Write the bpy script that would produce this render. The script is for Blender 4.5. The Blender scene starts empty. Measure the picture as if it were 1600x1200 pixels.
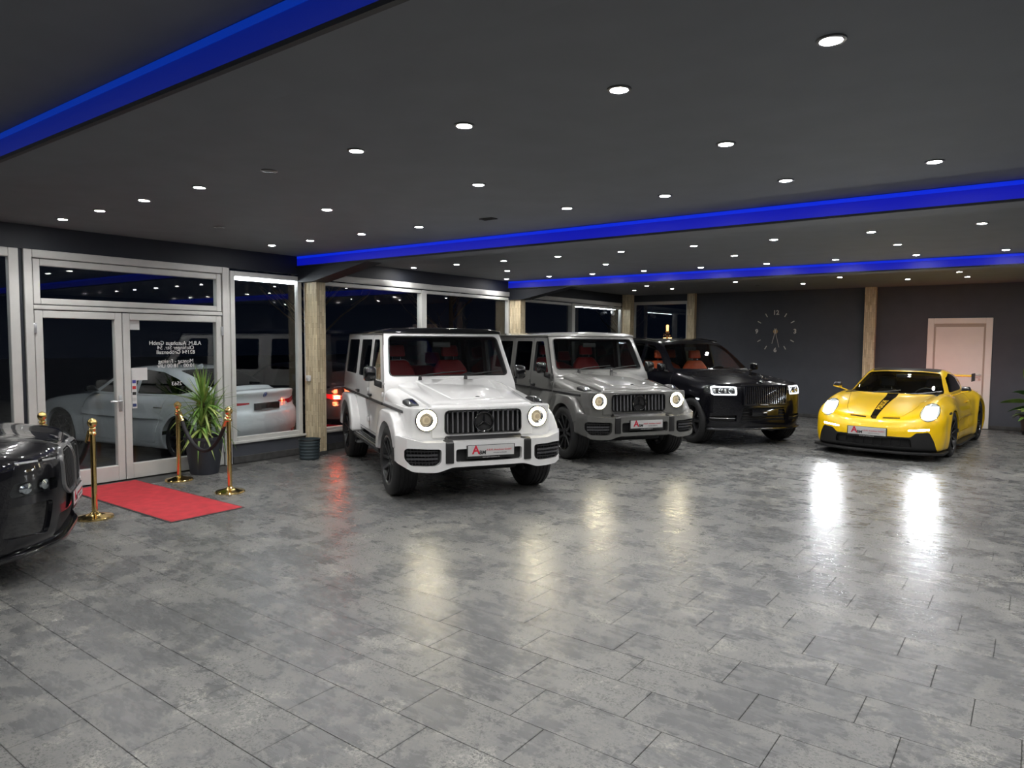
import bpy, bmesh, math, random, zlib
import numpy as np
from mathutils import Vector, Matrix

# ------------------------------------------------------------------ camera, world, exposure
SC = bpy.context.scene
COL = SC.collection
CAM_H = 1.8
FPX, YAW, PITCH, ROLL = 1095.57, 0.640988, 0.0623102, 0.006889
cam_d = bpy.data.cameras.new('camera')
cam_d.sensor_fit = 'HORIZONTAL'; cam_d.sensor_width = 36.0
cam_d.lens = FPX / 1600.0 * 36.0
cam_d.clip_start = 0.05; cam_d.clip_end = 300
cam = bpy.data.objects.new('camera', cam_d); COL.objects.link(cam)
_F = Vector((-math.sin(YAW)*math.cos(PITCH), math.cos(YAW)*math.cos(PITCH), -math.sin(PITCH)))
_r = Vector((math.cos(YAW), math.sin(YAW), 0)); _u = _r.cross(_F)
_c, _s = math.cos(ROLL), math.sin(ROLL)
_R = _r*_c + _u*_s; _U = -_r*_s + _u*_c
cam.matrix_world = Matrix(((_R.x, _U.x, -_F.x, 0), (_R.y, _U.y, -_F.y, 0), (_R.z, _U.z, -_F.z, CAM_H), (0, 0, 0, 1)))
SC.camera = cam

w = bpy.data.worlds.new('night_sky'); SC.world = w; w.use_nodes = True
bg = w.node_tree.nodes['Background']
bg.inputs[0].default_value = (0.010, 0.016, 0.035, 1); bg.inputs[1].default_value = 0.12
SC.view_settings.view_transform = 'Standard'; SC.view_settings.look = 'None'
SC.view_settings.gamma = 1.0; SC.view_settings.use_curve_mapping = False
SC.view_settings.exposure = 0.1
SC.cycles.max_bounces = 7; SC.cycles.diffuse_bounces = 3; SC.cycles.glossy_bounces = 4
SC.cycles.transmission_bounces = 4; SC.cycles.transparent_max_bounces = 14
SPOT_W = 36.0        # watts of each ceiling spot
SPOT_E = 330.0        # emission of its visible lens
rnd = random.Random(7)
# ------------------------------------------------------------------ materials
def nt_mat(name):
    m = bpy.data.materials.new(name); m.use_nodes = True
    return m, m.node_tree, m.node_tree.nodes['Principled BSDF']
def pmat(name, col, rough=0.5, metal=0.0, coat=0.0, spec=0.5, var=0.0, vscale=8.0, bump=0.0, bscale=60.0, coat_rough=0.008, emit=None, estr=0.0):
    m, nt, b = nt_mat(name)
    b.inputs['Base Color'].default_value = (*col, 1); b.inputs['Roughness'].default_value = rough
    b.inputs['Metallic'].default_value = metal; b.inputs['Coat Weight'].default_value = coat
    b.inputs['Coat Roughness'].default_value = coat_rough; b.inputs['Specular IOR Level'].default_value = spec
    if var or bump:
        tc = nt.nodes.new('ShaderNodeTexCoord')
    if var:
        n = nt.nodes.new('ShaderNodeTexNoise'); n.inputs['Scale'].default_value = vscale; n.inputs['Detail'].default_value = 5
        nt.links.new(tc.outputs['Object'], n.inputs['Vector'])
        r = nt.nodes.new('ShaderNodeMapRange'); r.inputs['From Min'].default_value = 0.3; r.inputs['From Max'].default_value = 0.7
        r.inputs['To Min'].default_value = 1-var; r.inputs['To Max'].default_value = 1+var
        nt.links.new(n.outputs['Fac'], r.inputs['Value'])
        mx = nt.nodes.new('ShaderNodeVectorMath'); mx.operation = 'SCALE'; mx.inputs[0].default_value = col
        nt.links.new(r.outputs[0], mx.inputs['Scale']); nt.links.new(mx.outputs[0], b.inputs['Base Color'])
    if bump:
        n2 = nt.nodes.new('ShaderNodeTexNoise'); n2.inputs['Scale'].default_value = bscale; n2.inputs['Detail'].default_value = 4
        nt.links.new(tc.outputs['Object'], n2.inputs['Vector'])
        bp = nt.nodes.new('ShaderNodeBump'); bp.inputs['Strength'].default_value = bump; bp.inputs['Distance'].default_value = 0.01
        nt.links.new(n2.outputs['Fac'], bp.inputs['Height']); nt.links.new(bp.outputs[0], b.inputs['Normal'])
    if emit:
        b.inputs['Emission Color'].default_value = (*emit, 1); b.inputs['Emission Strength'].default_value = estr
    return m
def emat(name, col, strength):
    m, nt, b = nt_mat(name)
    b.inputs['Base Color'].default_value = (0.02, 0.02, 0.02, 1)
    b.inputs['Emission Color'].default_value = (*col, 1); b.inputs['Emission Strength'].default_value = strength
    return m
def glass_mat(name, tint, ior=1.5, rough=0.0):
    m, nt, b = nt_mat(name); nt.nodes.remove(b)
    out = nt.nodes['Material Output']
    t = nt.nodes.new('ShaderNodeBsdfTransparent'); t.inputs[0].default_value = (*tint, 1)
    g = nt.nodes.new('ShaderNodeBsdfGlossy'); g.inputs['Roughness'].default_value = rough; g.inputs['Color'].default_value = (1, 1, 1, 1)
    # Schlick reflectance, the same from both sides of the sheet
    f0 = ((ior-1)/(ior+1))**2
    ge = nt.nodes.new('ShaderNodeNewGeometry'); dt = nt.nodes.new('ShaderNodeVectorMath'); dt.operation = 'DOT_PRODUCT'
    nt.links.new(ge.outputs['Incoming'], dt.inputs[0]); nt.links.new(ge.outputs['Normal'], dt.inputs[1])
    def mth(op, a, b=None, c=None):
        n = nt.nodes.new('ShaderNodeMath'); n.operation = op
        for k, q in enumerate((a, b, c)):
            if q is None: continue
            if isinstance(q, (int, float)): n.inputs[k].default_value = q
            else: nt.links.new(q, n.inputs[k])
        return n.outputs[0]
    x = mth('SUBTRACT', 1.0, mth('ABSOLUTE', dt.outputs['Value']))
    fac = mth('MULTIPLY_ADD', mth('POWER', x, 5.0), 1-f0, f0)
    mx = nt.nodes.new('ShaderNodeMixShader')
    nt.links.new(fac, mx.inputs[0]); nt.links.new(t.outputs[0], mx.inputs[1]); nt.links.new(g.outputs[0], mx.inputs[2])
    nt.links.new(mx.outputs[0], out.inputs['Surface'])
    return m

# ------------------------------------------------------------------ objects
def link(name, data, parent=None, mat=None, loc=None):
    o = bpy.data.objects.new(name, data); COL.objects.link(o)
    if parent is not None: o.parent = parent
    if loc is not None: o.location = loc
    if mat is not None and data is not None:
        if len(data.materials) == 0: data.materials.append(mat)
        elif data.materials[0] != mat:
            o.material_slots[0].link = 'OBJECT'; o.material_slots[0].material = mat
    return o
def tag(o, label=None, cat=None, group=None, kind=None):
    if label: o['label'] = label
    if cat: o['category'] = cat
    if group: o['group'] = group
    if kind: o['kind'] = kind
    return o
def empty(name, loc=(0, 0, 0), rz=0.0):
    o = bpy.data.objects.new(name, None); COL.objects.link(o); o.location = loc; o.rotation_euler = (0, 0, rz)
    o.empty_display_size = 0.2
    return o
def finish(me, ang=35):
    if len(me.polygons):
        me.polygons.foreach_set('use_smooth', [True]*len(me.polygons))
        me.set_sharp_from_angle(angle=math.radians(ang))
    me.materials.clear()
    return me
def part(name, me, mat, parent, ang=35, loc=None):
    return link(name, finish(me, ang), parent, mat, loc)
def mesh_bm(bm):
    me = bpy.data.meshes.new('m'); bm.to_mesh(me); bm.free(); return me
def mesh_py(v, f):
    me = bpy.data.meshes.new('m'); me.from_pydata([tuple(p) for p in v], [], [tuple(q) for q in f]); me.update(); return me
def copy_tree(o, parent=None):
    c = o.copy(); COL.objects.link(c); c.parent = parent
    for ch in o.children: copy_tree(ch, c)
    return c

# ------------------------------------------------------------------ mesh makers (all closed)
def bevel_bm(bm, r, seg=2, edges=None):
    if r > 0:
        bmesh.ops.bevel(bm, geom=list(edges if edges is not None else bm.edges), offset=r, segments=seg, profile=0.5, affect='EDGES', clamp_overlap=True)
def hull(pts, bev=0.0, seg=2, sym=False):
    if sym: pts = list(pts) + [(p[0], -p[1], p[2]) for p in pts]
    bm = bmesh.new()
    for p in pts: bm.verts.new(p)
    r = bmesh.ops.convex_hull(bm, input=bm.verts[:])
    bmesh.ops.delete(bm, geom=list({g for g in r['geom_interior'] + r['geom_unused'] if isinstance(g, bmesh.types.BMVert)}), context='VERTS')
    bmesh.ops.dissolve_limit(bm, angle_limit=math.radians(1.0), verts=bm.verts[:], edges=bm.edges[:])
    bmesh.ops.recalc_face_normals(bm, faces=bm.faces[:])
    bevel_bm(bm, bev, seg)
    return mesh_bm(bm)
def box(x0, x1, y0, y1, z0, z1, bev=0.0, seg=2):
    bm = bmesh.new()
    bmesh.ops.create_cube(bm, size=1, matrix=Matrix.Translation(((x0+x1)/2, (y0+y1)/2, (z0+z1)/2)) @ Matrix.Diagonal((abs(x1-x0), abs(y1-y0), abs(z1-z0), 1)))
    bevel_bm(bm, bev, seg)
    return mesh_bm(bm)
def rpoly(pts, r, seg=4):
    """polygon with rounded corners (r a number or one per corner)"""
    n = len(pts); out = []
    for i in range(n):
        p0, p1, p2 = Vector(pts[i-1]), Vector(pts[i]), Vector(pts[(i+1) % n])
        a, b = p0-p1, p2-p1
        rr = r[i] if isinstance(r, (list, tuple)) else r
        d = min(rr, a.length*0.49, b.length*0.49)
        if d < 1e-5: out.append(tuple(p1)); continue
        A, B = p1+a.normalized()*d, p1+b.normalized()*d
        for k in range(seg+1):
            t = k/seg
            q = A*(1-t)**2 + p1*2*t*(1-t) + B*t*t
            out.append(tuple(q))
    return out
def prism(poly, axis, lo, hi, bev=0.0, seg=2):
    """extrude polygon along axis; poly in (y,z) for X, (x,z) for Y, (x,y) for Z"""
    def mk(p, t):
        return {'X': (t, p[0], p[1]), 'Y': (p[0], t, p[1]), 'Z': (p[0], p[1], t)}[axis]
    n = len(poly); bm = bmesh.new()
    A = [bm.verts.new(mk(p, lo)) for p in poly]; B = [bm.verts.new(mk(p, hi)) for p in poly]
    fa = bm.faces.new(A); fb = bm.faces.new(B)
    for i in range(n): bm.faces.new((A[i], A[(i+1) % n], B[(i+1) % n], B[i]))
    bmesh.ops.recalc_face_normals(bm, faces=bm.faces[:])
    if bev > 0:
        es = list(set(list(fa.edges)+list(fb.edges)))
        bevel_bm(bm, bev, seg, es)
    bmesh.ops.triangulate(bm, faces=[f for f in bm.faces if len(f.verts) > 4])
    return mesh_bm(bm)
def circ(cx, cy, r, n=32, a0=0.0, a1=2*math.pi, ry=None):
    ry = r if ry is None else ry
    full = abs(a1-a0-2*math.pi) < 1e-6
    return [(cx+r*math.cos(a0+(a1-a0)*i/(n if full else n-1)), cy+ry*math.sin(a0+(a1-a0)*i/(n if full else n-1))) for i in range(n)]
def lathe(prof, axis='Z', n=32, closed=True):
    """revolve profile [(radius, height)]; closed loop profile"""
    v = []; f = []; m = len(prof)
    for i in range(n):
        a = 2*math.pi*i/n; c, s = math.cos(a), math.sin(a)
        for r, h in prof:
            v.append({'Z': (r*c, r*s, h), 'Y': (r*c, h, r*s), 'X': (h, r*c, r*s)}[axis])
    for i in range(n):
        j = (i+1) % n
        for k in range(m if closed else m-1):
            l = (k+1) % m
            f.append((i*m+k, i*m+l, j*m+l, j*m+k))
    bm = bmesh.new(); bm.from_mesh(mesh_py(v, f))
    bmesh.ops.remove_doubles(bm, verts=bm.verts[:], dist=1e-5)
    bmesh.ops.recalc_face_normals(bm, faces=bm.faces[:])
    return mesh_bm(bm)
def tube(path, r, n=10, radii=None, flat=1.0):
    """closed tube along a polyline"""
    P = [Vector(p) for p in path]; v = []; f = []
    up = Vector((0, 0, 1)); prev = None
    for i, p in enumerate(P):
        t = (P[min(i+1, len(P)-1)]-P[max(i-1, 0)]).normalized()
        if prev is None:
            a = t.cross(up)
            if a.length < 1e-3: a = t.cross(Vector((1, 0, 0)))
            a.normalize()
        else:
            a = (prev - t*prev.dot(t)); a.normalize()
        prev = a; b = t.cross(a)
        rr = radii[i] if radii else r
        for k in range(n):
            th = 2*math.pi*k/n
            v.append(p + a*rr*math.cos(th) + b*rr*flat*math.sin(th))
    m = len(P)
    for i in range(m-1):
        for k in range(n):
            f.append((i*n+k, i*n+(k+1) % n, (i+1)*n+(k+1) % n, (i+1)*n+k))
    f.append(tuple(range(n-1, -1, -1))); f.append(tuple((m-1)*n+k for k in range(n)))
    return mesh_py(v, f)
def torus(R, r, axis='X', n=40, k=10, c=(0, 0, 0)):
    prof = [(R+r*math.cos(2*math.pi*i/k), r*math.sin(2*math.pi*i/k)) for i in range(k)]
    return moved(lathe(prof, axis, n), c)
def moved(me, t=(0, 0, 0), rot=None, sc=None):
    M = Matrix.Translation(t)
    if rot is not None: M = M @ rot
    if sc is not None: M = M @ Matrix.Diagonal((*sc, 1))
    me.transform(M)
    if M.determinant() < 0: me.flip_normals()
    return me
def RX(a): return Matrix.Rotation(a, 4, 'X')
def RY(a): return Matrix.Rotation(a, 4, 'Y')
def RZ(a): return Matrix.Rotation(a, 4, 'Z')
def join(*ms):
    bm = bmesh.new()
    for m in ms: bm.from_mesh(m)
    return mesh_bm(bm)
def ysym(me):
    b = me.copy(); moved(b, sc=(1, -1, 1)); return b

# ------------------------------------------------------------------ CSG on closed meshes
_BENCH = bpy.data.scenes.new('bench')       # small side scene, so that solving stays quick
def bench_eval(o):
    vl = _BENCH.view_layers[0]; vl.update(); dg = vl.depsgraph
    return bpy.data.meshes.new_from_object(o.evaluated_get(dg), depsgraph=dg)
def csg(a, b, op='DIFFERENCE'):
    oa = bpy.data.objects.new('t1', a); ob = bpy.data.objects.new('t2', b)
    _BENCH.collection.objects.link(oa); _BENCH.collection.objects.link(ob)
    md = oa.modifiers.new('b', 'BOOLEAN'); md.operation = op; md.object = ob; md.solver = 'MANIFOLD'
    r = bench_eval(oa)
    if len(r.polygons) == 0 and op != 'INTERSECT':
        md.solver = 'EXACT'; r = bench_eval(oa)
    bpy.data.objects.remove(oa); bpy.data.objects.remove(ob)
    r.materials.clear()
    return r
def cut(a, *bs):
    for b in bs: a = csg(a, b, 'DIFFERENCE')
    return a
def both(a, *bs):
    for b in bs: a = csg(a, b, 'INTERSECT')
    return a
def uni(a, *bs):
    for b in bs: a = csg(a, b, 'UNION')
    return a

# ------------------------------------------------------------------ implicit surfaces for curved bodywork
def smax(a, b, k):
    h = np.maximum(k-np.abs(a-b), 0)/k; return np.maximum(a, b)+h*h*k*0.25
def smin(a, b, k):
    h = np.maximum(k-np.abs(a-b), 0)/k; return np.minimum(a, b)-h*h*k*0.25
def ci(x, xs, ys):
    """monotone cubic interpolation, flat ends"""
    xs = np.asarray(xs, float); ys = np.asarray(ys, float)
    if xs[0] > xs[-1]: xs = xs[::-1]; ys = ys[::-1]
    d = np.diff(ys)/np.diff(xs); m = np.zeros(len(xs))
    for i in range(1, len(xs)-1):
        m[i] = 0 if d[i-1]*d[i] <= 0 else 2*d[i-1]*d[i]/(d[i-1]+d[i])
    m[0] = d[0]; m[-1] = d[-1]
    x = np.clip(x, xs[0], xs[-1]); i = np.clip(np.searchsorted(xs, x)-1, 0, len(xs)-2)
    hh = xs[i+1]-xs[i]; t = (x-xs[i])/hh
    return (ys[i]*(1+2*t)*(1-t)**2 + m[i]*hh*t*(1-t)**2 + ys[i+1]*t*t*(3-2*t) + m[i+1]*hh*t*t*(t-1))
def surf(fn, lo, hi, h, off=0.0):
    """surface nets of fn=0 (negative inside), projected onto the surface; off>0 = that far inside"""
    lo = np.array(lo, float); hi = np.array(hi, float); n = np.ceil((hi-lo)/h).astype(int)+1
    ax = [lo[i]+h*np.arange(n[i]) for i in range(3)]
    def grad(X, Y, Z, e=1e-3):
        gx = (fn(X+e, Y, Z)-fn(X-e, Y, Z))/(2*e); gy = (fn(X, Y+e, Z)-fn(X, Y-e, Z))/(2*e); gz = (fn(X, Y, Z+e)-fn(X, Y, Z-e))/(2*e)
        return gx, gy, gz
    v = fn(ax[0][:, None, None], ax[1][None, :, None], ax[2][None, None, :])
    if off:
        g = np.gradient(v, h); v = v+off*np.clip(np.sqrt(g[0]**2+g[1]**2+g[2]**2), 0.5, 2.5)
    s = v < 0
    c = [s[i:n[0]-1+i, j:n[1]-1+j, k:n[2]-1+k] for i in (0, 1) for j in (0, 1) for k in (0, 1)]
    cnt = sum(q.astype(np.int8) for q in c); act = (cnt > 0) & (cnt < 8)
    idx = -np.ones(act.shape, int); ii = np.argwhere(act); idx[act] = np.arange(len(ii))
    pos = np.zeros((len(ii), 3)); wt = np.zeros(len(ii))
    C = [(i, j, k) for i in (0, 1) for j in (0, 1) for k in (0, 1)]
    for a in range(8):
        for b in range(a+1, 8):
            ca, cb = np.array(C[a]), np.array(C[b])
            if np.abs(ca-cb).sum() != 1: continue
            va = v[ii[:, 0]+ca[0], ii[:, 1]+ca[1], ii[:, 2]+ca[2]]; vb = v[ii[:, 0]+cb[0], ii[:, 1]+cb[1], ii[:, 2]+cb[2]]
            m = (va < 0) != (vb < 0); t = np.where(m, va/np.where(m, va-vb, 1), 0)
            pos += np.where(m[:, None], ca+(cb-ca)*t[:, None], 0); wt += m
    pos = lo+h*(ii+pos/wt[:, None])
    if not off:
        for _ in range(4):
            x, y, z = pos.T; f = fn(x, y, z); gx, gy, gz = grad(x, y, z); q = gx*gx+gy*gy+gz*gz+1e-9
            st = np.clip(f/np.sqrt(q), -h*0.6, h*0.6)/np.sqrt(q)
            pos = pos-np.stack((gx*st, gy*st, gz*st), 1)
    F = []
    for d in range(3):
        e1, e2 = (d+1) % 3, (d+2) % 3
        sl0 = [slice(None)]*3; sl1 = [slice(None)]*3; sl0[d] = slice(0, -1); sl1[d] = slice(1, None)
        a, b = s[tuple(sl0)], s[tuple(sl1)]
        ch = np.argwhere(a != b); ch = ch[(ch[:, e1] > 0) & (ch[:, e2] > 0) & (ch[:, e1] < n[e1]-1) & (ch[:, e2] < n[e2]-1)]
        ins = a[tuple(ch.T)]
        def cell(o1, o2):
            q = ch.copy(); q[:, e1] -= o1; q[:, e2] -= o2; return idx[tuple(q.T)]
        Q = np.stack((cell(1, 1), cell(0, 1), cell(0, 0), cell(1, 0)), 1)
        Q[~ins] = Q[~ins][:, ::-1]
        F.append(Q)
    F = np.concatenate(F)
    me = bpy.data.meshes.new('s'); me.vertices.add(len(pos)); me.vertices.foreach_set('co', pos.astype(np.float32).ravel())
    me.loops.add(len(F)*4); me.loops.foreach_set('vertex_index', F.ravel().astype(np.int32))
    me.polygons.add(len(F)); me.polygons.foreach_set('loop_start', np.arange(0, len(F)*4, 4, dtype=np.int32))
    me.update(calc_edges=True); me.validate()
    return me

# ------------------------------------------------------------------ lettering
def text_mesh(txt, size=0.1, depth=0.002, align='CENTER', bold=0.0, spacing=1.0, shear=0.0):
    """flat text in the XZ... returned lying in the local X (right) / Y (up) plane"""
    cu = bpy.data.curves.new('t', 'FONT'); cu.body = txt; cu.size = size; cu.align_x = align; cu.align_y = 'CENTER'
    cu.extrude = depth; cu.offset = bold; cu.space_character = spacing; cu.resolution_u = 3; cu.shear = shear
    o = bpy.data.objects.new('t', cu); _BENCH.collection.objects.link(o)
    me = bench_eval(o)
    bpy.data.objects.remove(o); bpy.data.curves.remove(cu)
    me.materials.clear()
    return me
FACE_X = Matrix(((0, 0, 1, 0), (1, 0, 0, 0), (0, 1, 0, 0), (0, 0, 0, 1)))     # text reads correctly seen from +X
# ------------------------------------------------------------------ material library
M = {}
M['white_paint'] = pmat('white_paint', (0.70, 0.70, 0.70), 0.32, 0, 1.0)
M['grey_paint'] = pmat('grey_paint', (0.135, 0.135, 0.128), 0.32, 0, 1.0)
M['black_paint'] = pmat('black_paint', (0.003, 0.003, 0.005), 0.3, 0, 1.0, spec=0.12, coat_rough=0.0)
M['yellow_paint'] = pmat('yellow_paint', (0.95, 0.60, 0.002), 0.32, 0, 1.0)
M['pearl_paint'] = pmat('pearl_paint', (0.74, 0.78, 0.80), 0.3, 0, 1.0)
M['dark_paint'] = pmat('dark_paint', (0.012, 0.012, 0.016), 0.25, 0, 1.0)
M['gloss_black'] = pmat('gloss_black', (0.006, 0.006, 0.007), 0.12, 0, 0.6)
M['satin_black'] = pmat('satin_black', (0.014, 0.014, 0.015), 0.42)
M['matt_black'] = pmat('matt_black', (0.010, 0.010, 0.011), 0.8)
M['carbon'] = pmat('carbon', (0.02, 0.02, 0.023), 0.3, 0, 0.5, var=0.4, vscale=180)
M['rubber'] = pmat('rubber', (0.013, 0.013, 0.014), 0.62, bump=0.15, bscale=90)
M['chrome'] = pmat('chrome', (0.75, 0.76, 0.78), 0.12, 1.0)
M['dark_chrome'] = pmat('dark_chrome', (0.22, 0.22, 0.235), 0.22, 1.0)
M['slat'] = pmat('slat_metal', (0.36, 0.36, 0.37), 0.3, 0.85)
M['rim_black'] = pmat('rim_black', (0.02, 0.02, 0.022), 0.28, 0.4, 0.5)
M['brake'] = pmat('brake', (0.25, 0.25, 0.26), 0.35, 1.0)
M['silver'] = pmat('silver', (0.55, 0.56, 0.57), 0.3, 0.8)
M['red_leather'] = pmat('red_leather', (0.36, 0.012, 0.016), 0.5, var=0.1, vscale=20)
M['orange_leather'] = pmat('orange_leather', (0.62, 0.10, 0.025), 0.5, var=0.1, vscale=20)
M['black_leather'] = pmat('black_leather', (0.02, 0.02, 0.022), 0.55, var=0.1, vscale=20)
M['cabin_lining'] = pmat('cabin_lining', (0.02, 0.02, 0.022), 0.7)
M['car_glass'] = glass_mat('car_glass', (0.93, 0.95, 0.95), 1.45)
M['dark_glass'] = glass_mat('dark_glass', (0.26, 0.27, 0.28), 1.5)
M['lamp_lens'] = glass_mat('lamp_lens', (0.9, 0.92, 0.93), 1.35)
M['warm_ring'] = emat('warm_ring', (1.0, 0.88, 0.56), 16.0)
M['white_drl'] = emat('white_drl', (0.93, 0.97, 1.0), 40.0)
M['soft_drl'] = emat('soft_drl', (0.90, 0.96, 1.0), 3.0)
M['lamp_glow'] = emat('lamp_glow', (0.92, 0.96, 1.0), 0.8)
M['projector'] = emat('projector', (1.0, 0.80, 0.5), 0.30)
M['tail_red'] = pmat('tail_red', (0.35, 0.01, 0.02), 0.15, 0, 0.8, emit=(1.0, 0.02, 0.05), estr=0.06)
M['tail_lit'] = emat('tail_lit', (1.0, 0.03, 0.06), 10.0)
M['brake_lit'] = emat('brake_lit', (1.0, 0.14, 0.05), 85.0)
M['plate_white'] = pmat('plate_white', (0.50, 0.50, 0.50), 0.35)
M['plate_red'] = pmat('plate_red', (0.55, 0.01, 0.035), 0.4)
M['plate_ink'] = pmat('plate_ink', (0.012, 0.012, 0.014), 0.4)
M['amber'] = pmat('amber', (0.55, 0.25, 0.05), 0.2, 0, 0.8)
M['badge_blue'] = pmat('badge_blue', (0.02, 0.10, 0.45), 0.3, 0, 0.8)
M['gold'] = pmat('gold', (0.93, 0.66, 0.26), 0.13, 1.0)

# ------------------------------------------------------------------ wheels
def wheel_set(R, W, rr, n, style, spoke_mat):
    h = W/2
    g = 0.008
    prof = [(rr, -h*0.92), (rr+0.02, -h), (R-0.055, -h*1.02), (R-0.02, -h*0.93), (R-0.003, -h*0.80)]
    for c in (-0.5, -0.16, 0.16, 0.5):
        prof += [(R, h*c-0.012), (R-g, h*c-0.008), (R-g, h*c+0.008), (R, h*c+0.012)]
    prof += [(R-0.003, h*0.80), (R-0.02, h*0.93), (R-0.055, h*1.02), (rr+0.02, h), (rr, h*0.92)]
    prof += [(rr-0.006, h*0.5), (rr-0.006, -h*0.5)]
    tyre = lathe(prof, 'Y', 56)
    rim = lathe([(rr+0.004, -h*0.9), (rr+0.008, h*0.93), (rr-0.014, h*0.96), (rr-0.024, h*0.86), (rr-0.035, h*0.2), (rr-0.035, -h*0.9)], 'Y', 48)
    hub = lathe([(0.0001, -h*0.3), (0.085, -h*0.3), (0.085, h*0.62), (0.06, h*0.72), (0.0001, h*0.72)], 'Y', 24)
    if style == 'twin':
        sp = []
        for s in (-1, 1):
            sp.append(hull([(s*0.012, h*0.50, 0.05), (s*0.045, h*0.50, 0.06), (s*0.012, h*0.72, 0.05), (s*0.045, h*0.70, 0.06),
                            (s*0.055, h*0.55, rr-0.015), (s*0.105, h*0.55, rr-0.02), (s*0.062, h*0.92, rr-0.012), (s*0.098, h*0.92, rr-0.017)], 0.004, 1))
        spoke = join(*sp)
    else:
        spoke = hull([(-0.03, h*0.45, 0.05), (0.03, h*0.45, 0.05), (-0.022, h*0.74, 0.05), (0.022, h*0.74, 0.05),
                      (-0.028, h*0.5, rr-0.012), (0.028, h*0.5, rr-0.012), (-0.016, h*0.90, rr-0.012), (0.016, h*0.90, rr-0.012)], 0.005, 1)
    disc = lathe([(0.08, -0.015), (rr*0.80, -0.015), (rr*0.80, 0.012), (0.08, 0.012)], 'Y', 36)
    cal = prism(circ(0, 0, rr*0.86, 10, 0.2, 1.3) + circ(0, 0, rr*0.5, 10, 1.3, 0.2), 'Y', -0.045, 0.04, 0.006, 1)
    cap = lathe([(0.0001, h*0.70), (0.034, h*0.70), (0.034, h*0.755), (0.026, h*0.775), (0.0001, h*0.775)], 'Y', 20)
    return dict(tyre=finish(tyre, 40), rim=finish(join(rim, hub), 40), spoke=finish(spoke, 30), disc=finish(disc), cal=finish(cal), cap=finish(cap), n=n, mat=spoke_mat)
def add_wheel(ws, parent, x, y, z, steer=0.0, phase=0.1, cal_mat=None):
    wl = link('wheel', ws['rim'], parent, M['rim_black'], (x, y, z))
    wl.rotation_euler = (0, 0, steer + (math.pi if y < 0 else 0))
    link('tyre', ws['tyre'], wl, M['rubber'])
    for i in range(ws['n']):
        s = link('spoke', ws['spoke'], wl, ws['mat']); s.rotation_euler = (0, phase+2*math.pi*i/ws['n'], 0)
    link('brake_disc', ws['disc'], wl, M['brake']); link('brake_caliper', ws['cal'], wl, cal_mat or M['satin_black'])
    link('hub_cap', ws['cap'], wl, M['dark_chrome'])
    return wl

# ------------------------------------------------------------------ number plate with the dealer's sign (front faces +X)
def dealer_plate(parent, x, y, z, tilt=0.0, wdt=0.54):
    hold = part('plate_holder', moved(box(-0.012, 0.0, -wdt/2-0.012, wdt/2+0.012, -0.083, 0.066, 0.004), (x, y, z), RY(tilt)), M['satin_black'], parent)
    def on(me, yy, zz, d=0.0):
        moved(me, (0, yy, zz), FACE_X); return moved(me, (x, y, z), RY(tilt) @ Matrix.Translation((d, 0, 0)))
    part('plate', moved(box(0.0, 0.004, -wdt/2, wdt/2, -0.055, 0.060, 0.002, 1), (x, y, z), RY(tilt)), M['plate_white'], hold)
    part('lettering', on(text_mesh('A', 0.125, 0.0012, bold=0.003), -wdt*0.33, 0.010, 0.0045), M['plate_red'], hold)
    part('lettering', on(text_mesh('BM', 0.058, 0.0012, bold=0.0015, shear=0.1), -wdt*0.19, -0.018, 0.0045), M['plate_ink'], hold)
    part('lettering', on(text_mesh('A.B.M. Autohaus GmbH', 0.030, 0.0012), wdt*0.17, 0.008, 0.0045), M['plate_red'], hold)
    part('lettering', on(text_mesh('www.abm-autohaus.de', 0.017, 0.0012), wdt*0.19, -0.024, 0.0045), M['plate_ink'], hold)
    part('lettering', on(text_mesh('www.abm-autohaus.de', 0.022, 0.0012), 0, -0.069, 0.0008), M['plate_white'], hold)
    return hold

# ------------------------------------------------------------------ seats, steering wheel
def add_seat(parent, x, y, zf, mat, w=0.50, back=0.62, head=True, bw=None):
    """zf: height of the cushion top; x: rear of cushion"""
    s = part('seat', hull([(x, y-w/2, zf-0.18), (x, y+w/2, zf-0.18), (x+0.5, y-w/2, zf-0.18), (x+0.5, y+w/2, zf-0.18),
                           (x, y-w/2, zf-0.03), (x, y+w/2, zf-0.03), (x+0.5, y-w/2, zf), (x+0.5, y+w/2, zf)], 0.05, 3), mat, parent)
    t = 0.2
    q = lambda u, v, d: (x-0.02-u*t*1.1-d, y+v, zf-0.08+u*0.98)
    b = back
    part('backrest', hull([q(0, -w/2, 0), q(0, w/2, 0), q(0, -w/2, .16), q(0, w/2, .16), q(b*.75, -w/2, 0.02), q(b*.75, w/2, 0.02), q(b*.75, -w/2, .15), q(b*.75, w/2, .15),
                           q(b, -w*.30, 0.03), q(b, w*.30, 0.03), q(b, -w*.30, .12), q(b, w*.30, .12)], 0.04, 3), mat, s)
    if head:
        part('headrest', hull([q(b+.05, -.13, 0), q(b+.05, .13, 0), q(b+.05, -.13, .1), q(b+.05, .13, .1), q(b+.22, -.115, .0), q(b+.22, .115, .0), q(b+.22, -.115, .1), q(b+.22, .115, .1)], 0.03, 3), mat, s)
        part('headrest_post', join(tube([q(b-.03, -.06, .06), q(b+.08, -.06, .05)], .007, 8), tube([q(b-.03, .06, .06), q(b+.08, .06, .05)], .007, 8)), M['chrome'], s)
    return s
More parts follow.
